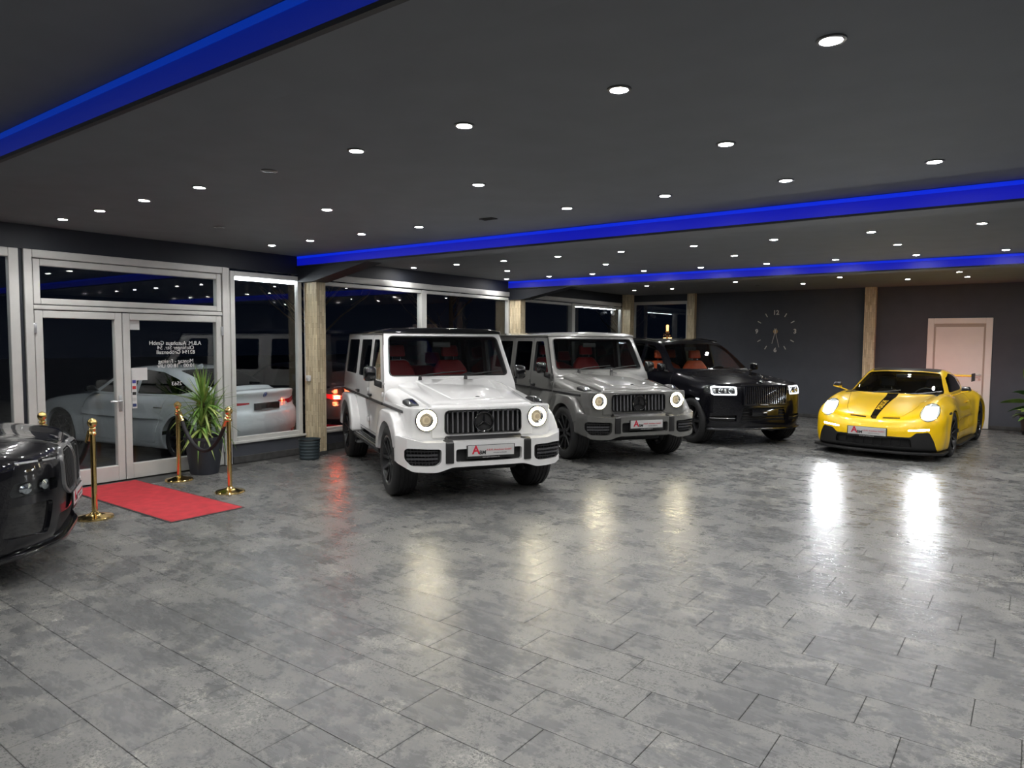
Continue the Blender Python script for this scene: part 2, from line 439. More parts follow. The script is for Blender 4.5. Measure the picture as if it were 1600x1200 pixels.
def add_steering(parent, x, y, z, R=0.185, tilt=0.42, mat=None):
    m = join(torus(R, 0.016, 'X', 40, 10), moved(lathe([(0.0001, -0.02), (0.06, -0.02), (0.055, 0.03), (0.0001, 0.04)], 'X', 20)),
             box(-0.008, 0.008, -R, R, -0.02, 0.02, 0.004), box(-0.008, 0.008, -0.02, 0.02, -R, 0, 0.004))
    return part('steering_wheel', moved(m, (x, y, z), RY(tilt)), mat or M['black_leather'], parent)

def head_beam(parent, x, y, z, watts, col=(1.0, .97, .92), size=80, down=8):
    """the light a lit headlamp throws ahead"""
    d = bpy.data.lights.new('head_beam', 'SPOT'); d.energy = watts; d.color = col; d.spot_size = math.radians(size); d.spot_blend = .8; d.shadow_soft_size = .05
    o = bpy.data.objects.new('head_beam', d); COL.objects.link(o); o.parent = parent; o.location = (x, y, z); o.rotation_euler = (0, -math.radians(90-down), 0)
    return o
# ------------------------------------------------------------------ room materials
def tile_mat():
    m, nt, b = nt_mat('slate_tile'); N = nt.nodes.new; L = nt.links.new
    geo = N('ShaderNodeNewGeometry')
    rnd_ = N('ShaderNodeVectorMath'); rnd_.operation = 'MULTIPLY_ADD'
    cmb = N('ShaderNodeCombineXYZ')
    for i in range(3): L(geo.outputs['Random Per Island'], cmb.inputs[i])
    rnd_.inputs[1].default_value = (37, 53, 11); L(cmb.outputs[0], rnd_.inputs[0]); L(geo.outputs['Position'], rnd_.inputs[2])
    def noise(scale, detail, rough, src, dist=0.0):
        n = N('ShaderNodeTexNoise'); n.inputs['Scale'].default_value = scale; n.inputs['Detail'].default_value = detail
        n.inputs['Roughness'].default_value = rough; n.inputs['Distortion'].default_value = dist; L(src, n.inputs['Vector']); return n.outputs['Fac']
    def ramp(src, pts):
        r = N('ShaderNodeValToRGB'); e = r.color_ramp.elements
        while len(e) < len(pts): e.new(0.5)
        for k, (p, c) in enumerate(pts): e[k].position = p; e[k].color = (*c, 1) if isinstance(c, tuple) else (c, c, c, 1)
        L(src, r.inputs['Fac']); return r.outputs['Color']
    def mix(f, a, bb, mode='MIX'):
        x = N('ShaderNodeMix'); x.data_type = 'RGBA'; x.blend_type = mode
        if isinstance(f, float): x.inputs[0].default_value = f
        else: L(f, x.inputs[0])
        for k, v in ((6, a), (7, bb)):
            if isinstance(v, tuple): x.inputs[k].default_value = (*v, 1)
            else: L(v, x.inputs[k])
        return x.outputs[2]
    st = N('ShaderNodeMapping'); st.inputs['Scale'].default_value = (1.0, 3.2, 1.0); L(rnd_.outputs[0], st.inputs['Vector'])
    big = noise(1.6, 6, 0.6, rnd_.outputs[0], 0.4)
    mid = noise(5.0, 10, 0.78, st.outputs[0], 0.3)
    fine = noise(90.0, 5, 0.75, rnd_.outputs[0])
    spk = noise(75.0, 6, 0.85, rnd_.outputs[0], 0.4)
    base = mix(ramp(mid, [(0.32, 0.0), (0.68, 1.0)]), (0.082, 0.085, 0.087), (0.122, 0.123, 0.123))
    # worn, chalky zones with ragged edges over the smooth glaze
    zone = ramp(noise(2.6, 9, 0.68, rnd_.outputs[0], 0.35), [(0.485, 0.0), (0.525, 1.0)])
    patch = N('ShaderNodeMath'); patch.operation = 'MULTIPLY'
    L(zone, patch.inputs[0]); L(ramp(spk, [(0.44, 0.0), (0.56, 1.0)]), patch.inputs[1])
    base = mix(patch.outputs[0], base, (0.180, 0.178, 0.168))
    hot = N('ShaderNodeMath'); hot.operation = 'MULTIPLY'
    L(ramp(noise(3.1, 8, 0.7, rnd_.outputs[0], 0.5), [(0.56, 0.0), (0.60, 1.0)]), hot.inputs[0]); L(ramp(spk, [(0.48, 0.0), (0.58, 1.0)]), hot.inputs[1])
    base = mix(hot.outputs[0], base, (0.33, 0.322, 0.29))
    val = N('ShaderNodeMapRange'); val.inputs['To Min'].default_value = 0.80; val.inputs['To Max'].default_value = 1.16; L(geo.outputs['Random Per Island'], val.inputs['Value'])
    sc = N('ShaderNodeVectorMath'); sc.operation = 'SCALE'; L(base, sc.inputs[0]); L(val.outputs[0], sc.inputs['Scale'])
    L(sc.outputs[0], b.inputs['Base Color'])
    rg = N('ShaderNodeMapRange'); rg.inputs['From Min'].default_value = 0.3; rg.inputs['From Max'].default_value = 0.7
    rg.inputs['To Min'].default_value = 0.17; rg.inputs['To Max'].default_value = 0.36; L(mid, rg.inputs['Value'])
    ad = N('ShaderNodeMath'); ad.operation = 'MULTIPLY_ADD'; ad.inputs[1].default_value = 0.16; L(patch.outputs[0], ad.inputs[0]); L(rg.outputs[0], ad.inputs[2])
    L(ad.outputs[0], b.inputs['Roughness']); b.inputs['Specular IOR Level'].default_value = 0.5
    bp = N('ShaderNodeBump'); bp.inputs['Strength'].default_value = 0.22; bp.inputs['Distance'].default_value = 0.004
    hs = N('ShaderNodeMath'); hs.operation = 'MULTIPLY_ADD'; hs.inputs[1].default_value = 0.35; L(fine, hs.inputs[0]); L(spk, hs.inputs[2])
    L(hs.outputs[0], bp.inputs['Height']); L(bp.outputs[0], b.inputs['Normal'])
    return m
def wood_mat():
    """small end-grain like wood strips glued upright"""
    m, nt, b = nt_mat('wood_mosaic'); N = nt.nodes.new; L = nt.links.new
    tc = N('ShaderNodeTexCoord'); sp = N('ShaderNodeSeparateXYZ'); L(tc.outputs['Object'], sp.inputs[0])
    ad = N('ShaderNodeMath'); ad.operation = 'ADD'; L(sp.outputs[0], ad.inputs[0]); L(sp.outputs[1], ad.inputs[1])
    cb = N('ShaderNodeCombineXYZ'); L(sp.outputs[2], cb.inputs[0]); L(ad.outputs[0], cb.inputs[1])
    br = N('ShaderNodeTexBrick'); L(cb.outputs[0], br.inputs['Vector']); br.inputs['Scale'].default_value = 1.0
    br.inputs['Brick Width'].default_value = 0.17; br.inputs['Row Height'].default_value = 0.042; br.inputs['Mortar Size'].default_value = 0.0012
    br.inputs['Color1'].default_value = (0.52, 0.42, 0.27, 1); br.inputs['Color2'].default_value = (0.74, 0.64, 0.44, 1); br.inputs['Mortar'].default_value = (0.22, 0.16, 0.09, 1); br.offset = 0.37
    mp = N('ShaderNodeMapping'); mp.inputs['Scale'].default_value = (40, 40, 4); L(tc.outputs['Object'], mp.inputs['Vector'])
    n = N('ShaderNodeTexNoise'); n.inputs['Scale'].default_value = 1.0; n.inputs['Detail'].default_value = 6; L(mp.outputs[0], n.inputs['Vector'])
    r = N('ShaderNodeMapRange'); r.inputs['From Min'].default_value = .3; r.inputs['From Max'].default_value = .7; r.inputs['To Min'].default_value = .75; r.inputs['To Max'].default_value = 1.15; L(n.outputs['Fac'], r.inputs['Value'])
    s = N('ShaderNodeVectorMath'); s.operation = 'SCALE'; L(br.outputs['Color'], s.inputs[0]); L(r.outputs[0], s.inputs['Scale']); L(s.outputs[0], b.inputs['Base Color'])
    b.inputs['Roughness'].default_value = 0.55
    bp = N('ShaderNodeBump'); bp.inputs['Strength'].default_value = 0.5; bp.inputs['Distance'].default_value = 0.004; L(br.outputs['Color'], bp.inputs['Height']); L(bp.outputs[0], b.inputs['Normal'])
    return m
M['tile'] = tile_mat(); M['wood'] = wood_mat()
M['grout'] = pmat('grout', (0.06, 0.06, 0.06), 0.8, var=0.3, vscale=12)
M['ceil'] = pmat('ceiling_paint', (0.146, 0.155, 0.174), 0.75, var=0.05, vscale=3)
M['wall'] = pmat('anthracite_paint', (0.064, 0.070, 0.087), 0.7, var=0.06, vscale=4, bump=0.1, bscale=120)
M['lintel'] = pmat('navy_lintel', (0.011, 0.014, 0.022), 0.6, var=0.08, vscale=4)
M['alu'] = pmat('grey_aluminium_frame', (0.58, 0.58, 0.56), 0.42, 0.1, var=0.04, vscale=6)
M['pane'] = glass_mat('window_glass', (0.93, 0.95, 0.955), 1.5)
M['door_white'] = pmat('door_lacquer', (0.80, 0.77, 0.72), 0.45, var=0.02, vscale=5)
M['blue_led'] = emat('blue_light', (0.0, 0.010, 1.0), 0.36)  # blue LED wash on the beam faces, put into their own emission
M['blue_led_dim'] = emat('blue_light_dim', (0.0, 0.045, 1.0), 0.15)  # weaker copy of that painted glow for the nearest beam
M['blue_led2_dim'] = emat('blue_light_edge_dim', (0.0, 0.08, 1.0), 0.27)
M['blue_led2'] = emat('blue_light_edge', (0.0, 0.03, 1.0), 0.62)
M['tube_led'] = emat('white_tube', (0.93, 0.97, 1.0), 32.0)
M['asphalt'] = pmat('asphalt', (0.05, 0.05, 0.052), 0.55, var=0.4, vscale=3, bump=0.3, bscale=50)

FX, BY, CZ = -9.15, 17.80, 3.06
XE, YS = 5.0, -5.0            # walls beyond the picture on the right and behind
def struct(name, me, mat, parent=None):
    o = part(name, me, mat, parent)
    if parent is None: o['kind'] = 'structure'
    return o
floor = struct('floor', box(FX-.15, XE, YS, BY, -.20, -.006), M['grout'])
TW, TL, T0, TSH = .3125, .642, 2.930, -.197
tile_me = finish(box(-TL/2+.0016, TL/2-.0016, -TW/2+.0016, TW/2-.0016, -.012, 0, .0014, 1), 20)
def to_px(p):
    q = Vector(p)-Vector((0, 0, CAM_H)); d = q.dot(_F)
    if d < .2: return None
    return 800+FPX*q.dot(_R)/d, 600-FPX*q.dot(_U)/d, d
cand = []
for r in range(-26, 48):
    yc = T0+(r+.5)*TW
    if yc < YS+.2 or yc > BY-.1: continue
    off = (-.42+TSH*(r-1)) % TL
    for k in range(-16, 9):
        xc = off+k*TL+TL/2
        if xc-TL/2 < FX+.02 or xc+TL/2 > XE-.02: continue
        p = to_px((xc, yc, 0)); vis = p is not None and -140 < p[0] < 1740 and p[1] < 1330
        cand.append((p[2] if vis else 99, xc, yc))
cand.sort()
far_v, far_f = [], []
_bm = bmesh.new(); _bm.from_mesh(tile_me); _bm.verts.ensure_lookup_table()
tv = [v.co.copy() for v in _bm.verts]; tf = [[v.index for v in f.verts] for f in _bm.faces]; _bm.free()
for i, (d, x, y) in enumerate(cand):
    if i < 300:
        o = link('tile', tile_me, floor, M['tile'], (x, y, 0)); o.rotation_euler = (rnd.uniform(-.0012, .0012), rnd.uniform(-.0007, .0007), 0)
    else:
        n = len(far_v); ta, tb = rnd.uniform(-.0010, .0010), rnd.uniform(-.0006, .0006)
        far_v += [(x+v.x, y+v.y, v.z+ta*v.y+tb*v.x) for v in tv]; far_f += [[n+q for q in f] for f in tf]
ft = part('far_tiles', mesh_py(far_v, far_f), M['tile'], floor, 20); ft['kind'] = 'stuff'

struct('ceiling', box(FX-.15, XE+.15, YS-.15, BY+.15, CZ, CZ+.2), M['ceil'])
# blue-lit beams
for k, y0 in enumerate((1.66, 6.72, 12.10)):
    bm_ = struct('trim_%d' % (k+1), box(FX, XE, y0, y0+.32, 2.895, CZ), M['ceil'])
    struct('light_panel', box(FX+.02, XE, y0-.012, y0+.002, 2.915, CZ-.012), M['blue_led'] if k else M['blue_led_dim'], bm_)  # beam face glows by itself in place of the strip's wash
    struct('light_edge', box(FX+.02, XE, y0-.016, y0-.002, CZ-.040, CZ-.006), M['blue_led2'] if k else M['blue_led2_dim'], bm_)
    struct('lower_lip', box(FX, XE, y0-.018, y0+.01, 2.893, 2.914), M['lintel'], bm_)
    if k: # haunch where the beam meets the window front
        struct('haunch', prism([(FX, 2.90), (-7.55, 2.90), (-8.78, 2.668), (FX, 2.668)], 'Y', y0+.015, y0+.30, .0), M['lintel'], bm_)

# walls
wl = struct('wall_left', join(box(FX-.12, FX-.0, -5, BY, 2.79, CZ)), M['lintel'])
for (a, b_) in ((5.60, 6.84), (7.01, 12.16), (12.34, 17.29)):
    struct('sill_wall', box(FX-.12, FX-.01, a, b_, -.01, .285), M['wall'], wl)
    struct('skirting', box(FX-.01, FX+.008, a, b_, 0, .10, .003, 1), M['grout'], wl)
    struct('sill_board', box(FX-.12, FX+.03, a, b_, .285, .32, .006), M['alu'], wl)
wb = struct('wall_back', join(box(-7.33, XE, BY, BY+.15, 0, CZ), box(FX-.12, -7.33, BY, BY+.15, 2.88, CZ), box(FX-.12, -7.33, BY, BY+.15, 0, .30)), M['wall'])
struct('baseboard_back', box(-7.2, -1.93, BY-.014, BY, 0, .075, .003, 1), M['grout'])
struct('baseboard_back_right', box(-.73, XE, BY-.014, BY, 0, .075, .003, 1), M['grout'])
struct('wall_right', box(XE, XE+.15, YS, BY, 0, CZ), M['wall'])
struct('wall_front', box(FX-.12, XE, YS-.15, YS, 0, CZ), M['wall'])

# ------------------------------------------------------------------ window front (plane x = FX), frames and panes
def fbar(y0, y1, z0, z1, d0=-.085, d1=0.0, bev=.006): return box(FX+d0, FX+d1, y0, y1, z0, z1, bev, 1)
def window(name, y0, y1, z0, z1, fw, mull=(), top=None):
    w_ = struct(name, join(fbar(y0, y0+fw, z0, z1), fbar(y1-fw, y1, z0, z1), fbar(y0+fw, y1-fw, z0, z0+fw), fbar(y0+fw, y1-fw, z1-(top or fw), z1)), M['alu'])
    ys = [y0+fw]
    for mm, mw in mull:
        struct('mullion', fbar(mm-mw/2, mm+mw/2, z0, z1, -.10, .02), M['alu'], w_); ys += [mm-mw/2, mm+mw/2]
    ys.append(y1-fw)
    for a, b_ in zip(ys[::2], ys[1::2]): struct('pane', box(FX-.050, FX-.042, a, b_, z0+fw, z1-(top or fw)), M['pane'], w_)
    return w_
window('window_1', -5.0, 3.03, .02, 2.79, .10, ((-1.6, .1), (.75, .1)))
window('window_2', 5.60, 6.80, .31, 2.755, .07)
w3 = window('window_3', 7.01, 12.16, .31, 2.715, .06, ((9.50, .14),))
struct('head_rail', box(FX-.06, FX+.03, 7.05, 12.14, 2.735, 2.83, .006), M['alu'], w3)
w4 = window('window_4', 12.34, 17.29, .31, 2.715, .06, ((14.75, .14),))
struct('head_rail', box(FX-.06, FX+.03, 12.38, 17.2, 2.735, 2.83, .006), M['alu'], w4)
# back wall window
w5 = struct('window_5', join(box(-9.1, -7.43, BY-.02, BY+.06, 2.80, 2.88), box(-9.1, -7.43, BY-.02, BY+.06, .30, .38), box(-9.1, -9.0, BY-.02, BY+.06, .38, 2.80), box(-7.5, -7.33, BY-.02, BY+.06, .38, 2.80)), M['alu'])
struct('pane', box(-9.0, -7.5, BY+.02, BY+.028, .38, 2.80), M['pane'], w5)
# entrance: fixed frame, transom light, two leaves
d1 = struct('door_1', join(fbar(3.07, 3.155, 0, 2.79, -.10, .02), fbar(5.47, 5.555, 0, 2.79, -.10, .02), fbar(3.155, 5.47, 2.70, 2.79, -.10, .02), fbar(3.155, 5.47, 2.115, 2.165, -.10, .01)), M['alu'])
struct('transom_frame', join(fbar(3.165, 3.235, 2.175, 2.69), fbar(5.39, 5.46, 2.175, 2.69), fbar(3.235, 5.39, 2.175, 2.245), fbar(3.235, 5.39, 2.615, 2.69)), M['alu'], d1)
struct('transom_pane', box(FX-.05, FX-.042, 3.235, 5.39, 2.245, 2.615), M['pane'], d1)
for a, b_ in ((3.165, 4.120), (4.130, 5.46)):
    lf = struct('door_leaf', join(fbar(a, a+.085, .01, 2.105), fbar(b_-.085, b_, .01, 2.105), fbar(a+.085, b_-.085, 2.02, 2.105), fbar(a+.085, b_-.085, .01, .20)), M['alu'], d1)
    struct('leaf_pane', box(FX-.05, FX-.042, a+.085, b_-.085, .20, 2.02), M['pane'], lf)
    if a < 4:
        struct('lever_handle', join(tube([(FX, 4.075, 1.01), (FX+.055, 4.075, 1.01), (FX+.06, 4.06, 1.01), (FX+.06, 3.93, 1.012)], .011, 8), box(FX-.002, FX+.012, 4.055, 4.095, .88, 1.08, .004)), M['silver'], lf)
    for zz in (.25, 1.9): struct('hinge', box(FX, FX+.02, (a if a < 4 else b_)-.02, (a if a < 4 else b_)+.02, zz-.06, zz+.06, .005), M['silver'], lf)
struct('trim_4', box(FX-.10, FX-.02, 3.03, 3.07, 0, 2.79), M['lintel'])
struct('trim_5', box(FX-.10, FX-.02, 5.555, 5.60, 0, 2.79), M['alu'])

# things stuck on the entrance glass (seen from inside, so the lettering runs backwards)
def sticker(name, y, z, w_, h, mat, label, cat='notice'):
    o = part(name, box(FX-.042, FX-.0395, y-w_/2, y+w_/2, z-h/2, z+h/2), mat, None); tag(o, label, cat); return o
M['paper'] = pmat('paper', (0.62, 0.62, 0.62), 0.6, var=0.03)
sticker('paper_notice', 4.285, 1.965, .13, .13, M['paper'], 'small square white notice at the top corner of the right door leaf')
sticker('paper_notice', 4.335, 1.335, .20, .16, M['paper'], 'white paper notice beside the door handle, above the row of stickers')
cs = tag(empty('sticker_column', (FX-.038, 4.265, 1.10)), 'narrow column of small payment stickers on the right door leaf', 'stickers')
part('backing', box(-.002, 0, -.03, .03, -.20, .20), M['paper'], cs)
for k, c in enumerate(((.05, .05, .30), (.5, .03, .03), (.02, .02, .02), (.5, .5, .5), (.03, .05, .15))):
    part('sticker', box(0, .002, -.022, .022, .14-k*.075-.02, .14-k*.075+.02), pmat('sticker_print', c, .4), cs)
gl = tag(empty('window_lettering', (FX-.040, 4.82, 1.73)), 'white opening-hours lettering on the right door leaf, mirrored from inside', 'lettering')
for k, t in enumerate(('A.B.M. Autohaus GmbH', 'Olchinger Str. 54', '82194 Gröbenzell', '', 'Montag - Freitag', '10:00 - 18:00 Uhr', '', '', '', '2563')):
    if not t: continue
    me = text_mesh(t, .072, .0005); moved(me, sc=(-1, 1, 1)); moved(me, (0.0, 0, -k*.060), FACE_X)
    part('text_line', me, pmat('vinyl_white', (.75, .75, .75), .5), gl)

# ------------------------------------------------------------------ wood-clad columns
def column(x0, x1, y0, y1, z1, label):
    c = tag(empty('column', ((x0+x1)/2, (y0+y1)/2, 0)), label, 'column'); cx, cy = (x0+x1)/2, (y0+y1)/2
    part('cladding', box(x0-cx, x1-cx, y0-cy, y1-cy, .055, z1, .004, 1), M['wood'], c)
    part('plinth', box(x0-cx-.012 if x0 > FX else x0-cx, x1-cx+.012, y0-cy-.012, y1-cy+.012 if y1 < BY-.03 else y1-cy, 0, .055, .004, 1), M['grout'], c)
    return c
column(-9.149, -8.84, 6.84, 7.01, 2.668, 'wood-clad column between the entrance window and the white car')
column(-9.149, -8.86, 12.16, 12.34, 2.668, 'wood-clad column behind the grey boxy car, second from the entrance')
column(-9.149, -8.90, 17.29, 17.52, CZ, 'wood-clad column in the far corner where the window front meets the back wall')
column(-7.43, -7.22, 17.66, 17.799, CZ, 'slim wood-clad column between the back window and the wall clock')
column(-3.17, -2.94, 17.64, 17.799, CZ, 'slim wood-clad column on the back wall left of the white door')

# white door in the back wall
d2 = struct('door_2', join(box(-1.92, -1.80, BY-.035, BY, 0, 2.34, .006, 1), box(-.86, -.74, BY-.035, BY, 0, 2.34, .006, 1), box(-1.80, -.86, BY-.035, BY, 2.22, 2.34, .006, 1)), M['door_white'])
struct('door_jamb', join(box(-1.80, -1.765, BY-.008, BY-.0005, 0, 2.22), box(-.895, -.86, BY-.008, BY-.0005, 0, 2.22), box(-1.765, -.895, BY-.008, BY-.0005, 2.15, 2.22)), pmat('door_jamb', (.42, .37, .31), .5), d2)
lf = struct('door_leaf', box(-1.765, -.895, BY-.012, BY-.001, .005, 2.15, .002, 1), M['door_white'], d2)
struct('lever_handle', join(tube([(-.935, BY-.012, 1.13), (-.935, BY-.06, 1.13), (-.95, BY-.065, 1.13), (-1.06, BY-.065, 1.135)], .010, 8), moved(lathe([(.0001, 0), (.026, 0), (.026, .008), (.0001, .01)], 'Y', 20), (-.935, BY-.022, 1.13))), M['silver'], lf)
struct('lock_rosette', moved(lathe([(.0001, 0), (.026, 0), (.026, .008), (.0001, .01)], 'Y', 20), (-.935, BY-.022, 1.04)), M['silver'], lf)

# ------------------------------------------------------------------ ceiling spotlights
M['spot_on'] = emat('spot_lens', (1.0, 0.985, 0.96), SPOT_E)
M['spot_off'] = pmat('spot_lens_off', (0.22, 0.22, 0.22), 0.2)
M['spot_ring'] = pmat('spot_ring', (0.10, 0.10, 0.10), 0.35, 0.5)
ring_me = finish(lathe([(.043, 0), (.062, 0), (.060, -.006), (.046, -.008)], 'Z', 24)); lens_me = finish(lathe([(.0001, -.002), (.0425, -.002), (.0425, -.006), (.030, -.009), (.0001, -.010)], 'Z', 20))
lamp_d = bpy.data.lights.new('spot_beam', 'SPOT'); lamp_d.energy = SPOT_W; lamp_d.spot_size = math.radians(128); lamp_d.spot_blend = 0.55; lamp_d.shadow_soft_size = 0.04; lamp_d.color = (1.0, 0.985, 0.955)
ORD = ['first', 'second', 'third', 'fourth', 'fifth', 'sixth', 'seventh', 'eighth', 'ninth', 'tenth', 'eleventh', 'twelfth']
rows = [('in the row nearest the camera', 3.20, [-8.39, -7.51, -6.61, -5.66, -4.68, -3.70, -2.75, -1.73, -.74], (4,)),
        ('in the second row from the camera', 4.46, [-7.49, -5.59, -3.68, -1.64], (0,)),
        ('in the row just before the middle blue beam', 5.72, [-8.33, -7.51, -6.53, -5.58, -3.63, -2.63, -1.62, -.62], ()),
        ('in the first row past the middle blue beam', 8.90, [-8.81, -7.81, -6.82, -5.80, -4.74, -3.67, -2.64, -1.56, -.51], ()),
        ('in the short row between the far blue beams', 10.22, [-7.75, -5.72, -3.59, -1.48], ()),
        ('in the row just before the farthest blue beam', 11.55, [-8.78, -7.73, -6.75, -5.69, -4.63, -3.53, -2.50, -1.43, -.38], ()),
        ('in the first row past the farthest blue beam', 14.68, [-7.15, -5.12, -3.09, -1.14], ()),
        ('in the last row before the back wall', 15.84, [-8.05, -7.05, -5.03, -4.06, -2.09, -1.10], (2,))]
def spot(x, y, on, label):
    c = tag(empty('ceiling_spotlight', (x, y, CZ)), label, 'spotlight', 'recessed ceiling spotlights')
    link('ring', ring_me, c, M['spot_ring']); link('lens', lens_me, c, M['spot_on'] if on else M['spot_off'])
    if on:
        l = bpy.data.objects.new('beam', lamp_d); COL.objects.link(l); l.parent = c; l.location = (0, 0, -.03)
for name, y, xs, off in rows:
    for i, x in enumerate(xs):
        if i in off: spot(x, y, False, 'unlit recessed spotlight %s' % name)
        else: spot(x, y, True, '%s recessed spotlight from the window front %s' % (ORD[i], name))
for y, xs in ((-3.3, (-7.5, -5.6, -3.7, -1.7, .3, 2.3)), (-.8, (-7.5, -5.6, -3.7, -1.7, .3, 2.3)), (.45, (-8.4, -6.6, -4.7, -2.7, -.7, 1.3, 3.3)), (3.2, (.3, 1.3, 2.3, 3.3)), (5.72, (.4, 1.4, 2.4, 3.4)), (8.9, (.6, 1.6, 2.6, 3.6)), (11.55, (.7, 1.7, 2.7, 3.7)), (14.68, (.9, 2.9)), (15.84, (.9, 1.9, 3.9))):
    for x in xs: spot(x, y, True, 'recessed ceiling spotlight overhead, outside the picture')
vent = tag(empty('ceiling_vent', (-4.62, 5.76, CZ)), 'small dark ceiling vent among the spotlights above the white car', 'vent')
part('vent_frame', cut(box(-.085, .085, -.05, .05, -.008, .0, .002, 1), box(-.07, .07, -.036, .036, -.02, .02)), M['matt_black'], vent)
for k in range(4): part('slat', box(-.07, .07, -.032+k*.019, -.024+k*.019, -.007, -.001), M['matt_black'], vent)
# ------------------------------------------------------------------ boxy off-road car (two in the showroom)
def g_side(z):   # half width of the body side at height z
    return float(np.interp(z, [0.5, 1.02, 1.24, 1.90], [0.862, 0.880, 0.870, 0.792]))
def g_meshes():
    G = {}
    XR, XF = -3.64, 0.60
    tub = hull([(XR, .862, .52), (XR, .88, 1.06), (XF, .80, .52), (XF, .82, 1.06), (XF-.14, .862, .52), (XF-.14, .878, 1.06)], .022, 2, sym=True)
    cab = hull([(XR, .88, 1.00), (-.50, .88, 1.00), (XR, .870, 1.24), (-.57, .870, 1.24), (XR+.05, .792, 1.90), (-.98, .792, 1.90), (XR+.05, .60, 1.915), (-1.0, .60, 1.915)], .022, 2, sym=True)
    bay = hull([(-.7, .872, .9), (-.7, .872, 1.16), (XF-.01, .81, .9), (XF-.02, .81, 1.01), (XF-.14, .866, .9), (XF-.15, .860, 1.02), (-.7, .80, 1.215), (XF-.08, .78, 1.055)], .03, 3, sym=True)
    nose = hull([(XF-.2, .60, .72), (XF+.015, .60, .72), (XF+.005, .60, 1.055), (XF-.2, .60, 1.09), (XF-.03, .585, 1.082)], .015, 2, sym=True)
    hood0 = hull([(-.60, .70, 1.10), (-.60, .70, 1.245), (-.60, .56, 1.280), (.545, .60, .99), (.552, .60, 1.085), (.52, .50, 1.118), (-.60, 0, 1.290), (.53, 0, 1.126), (.565, 0, 1.085)], .016, 2, sym=True)
    powr = hull([(-.57, .52, 1.2), (-.57, .47, 1.296), (.48, .36, 1.03), (.44, .32, 1.141), (-.57, 0, 1.303), (.45, 0, 1.146), (.49, 0, 1.03)], .008, 2, sym=True)
    body = uni(tub, cab, bay, nose)
    wells = []
    for xa, r in ((0.0, .455), (-2.89, .465)):
        for s in (-1, 1):
            wells.append(prism(circ(xa, .42, r, 40), 'Y', min(s*.52, s*1.2), max(s*.52, s*1.2)))
    body = cut(body, *wells)
    # cabin hollow
    inner = hull([(XR+.06, .80, .62), (-.50, .80, .62), (XR+.06, .825, 1.22), (-.66, .825, 1.22), (XR+.10, .755, 1.865), (-1.06, .755, 1.865)], 0, 0, sym=True)
    body = cut(body, inner)
    body = cut(body, hull([(-.52, .66, 1.16), (.56, .56, 1.04), (-.52, .66, 1.4), (.56, .56, 1.4)], 0, 0, sym=True))
    # windscreen: opening along the sloped screen
    ws = rpoly([(-.79, 1.345), (.79, 1.345), (.735, 1.84), (-.735, 1.84)], .06, 5)
    body = cut(body, prism(ws, 'X', -1.3, 0.3))
    rs = rpoly([(-.62, 1.32), (.62, 1.32), (.56, 1.78), (-.56, 1.78)], .06, 4)
    body = cut(body, prism(rs, 'X', -4.2, XR+.4))
    # side windows and doors
    wins = {'front': [(-1.46, 1.285), (-.80, 1.285), (-.86, 1.37), (-1.135, 1.80), (-1.46, 1.80)],
            'rear': [(-2.36, 1.285), (-1.62, 1.285), (-1.62, 1.80), (-2.36, 1.80)],
            'quarter': [(-3.46, 1.29), (-2.58, 1.29), (-2.58, 1.80), (-3.42, 1.80)]}
    G['side_glass'] = {}
    def side_slab(poly, s, th=.006, ins=.010):
        pts = []
        for (x, z) in poly:
            y = g_side(z)-ins
            pts += [(x, s*y, z), (x, s*(y-th), z)]
        return hull(pts)
    for k, p in wins.items():
        rp = rpoly(p, .045, 4)
        body = cut(body, prism(rp, 'Y', -1.1, 1.1))
        G['side_glass'][k] = [side_slab(rp, 1), side_slab(rp, -1)]
    doors = {'front': [(-1.535, .56), (-.62, .56), (-.57, 1.235), (-.965, 1.865), (-1.535, 1.865)],
             'rear': [(-2.45, .80), (-2.40, .56), (-1.55, .56), (-1.55, 1.865), (-2.47, 1.865), (-2.47, .95)]}
    G['doors'] = {}
    for k, p in doors.items():
        c = Vector((sum(q[0] for q in p)/len(p), sum(q[1] for q in p)/len(p)))
        gp = [tuple(c+(Vector(q)-c)*1.0) for q in p]
        for s in (1, -1):
            pr = prism(rpoly(gp, .03, 3), 'Y', min(s*.6, s*1.1), max(s*.6, s*1.1))
            d = both(body, pr)
            sh = [tuple(c+(Vector(q)-c)*(1-.008/max(.2, (Vector(q)-c).length))) for q in p]
            d = both(d, prism(rpoly(sh, .03, 3), 'Y', min(s*.6, s*1.1), max(s*.6, s*1.1)))
            body = cut(body, pr)
            G['doors'][(k, s)] = d
    # grille opening and lamp recesses
    gr = rpoly([(-.46, .757), (.46, .757), (.455, 1.025), (-.455, 1.025)], .06, 5)
    body = cut(body, prism(gr, 'X', .50, .8))
    for s in (-1, 1):
        body = cut(body, prism(circ(s*.66, .923, .122, 36), 'X', .52, .8))
    G['body'] = body
    G['grille_poly'] = gr
    G['hood'] = uni(hood0, powr)
    # screen glass in the sloped plane
    n0 = Vector((-.57, 0, 1.24)); n1 = Vector((-.98, 0, 1.90))
    def scr(p, ins):
        t = (p[1]-1.24)/.66; x = n0.x+(n1.x-n0.x)*t-ins
        return (x, p[0], p[1])
    G['screen'] = hull([scr(p, i) for p in ws for i in (.012, .019)])
    G['screen_seal'] = None
    G['back_glass'] = hull([(XR+.012+.05*max(0, (p[1]-1.24)/.66)+i, p[0], p[1]) for p in rs for i in (0, .006)])
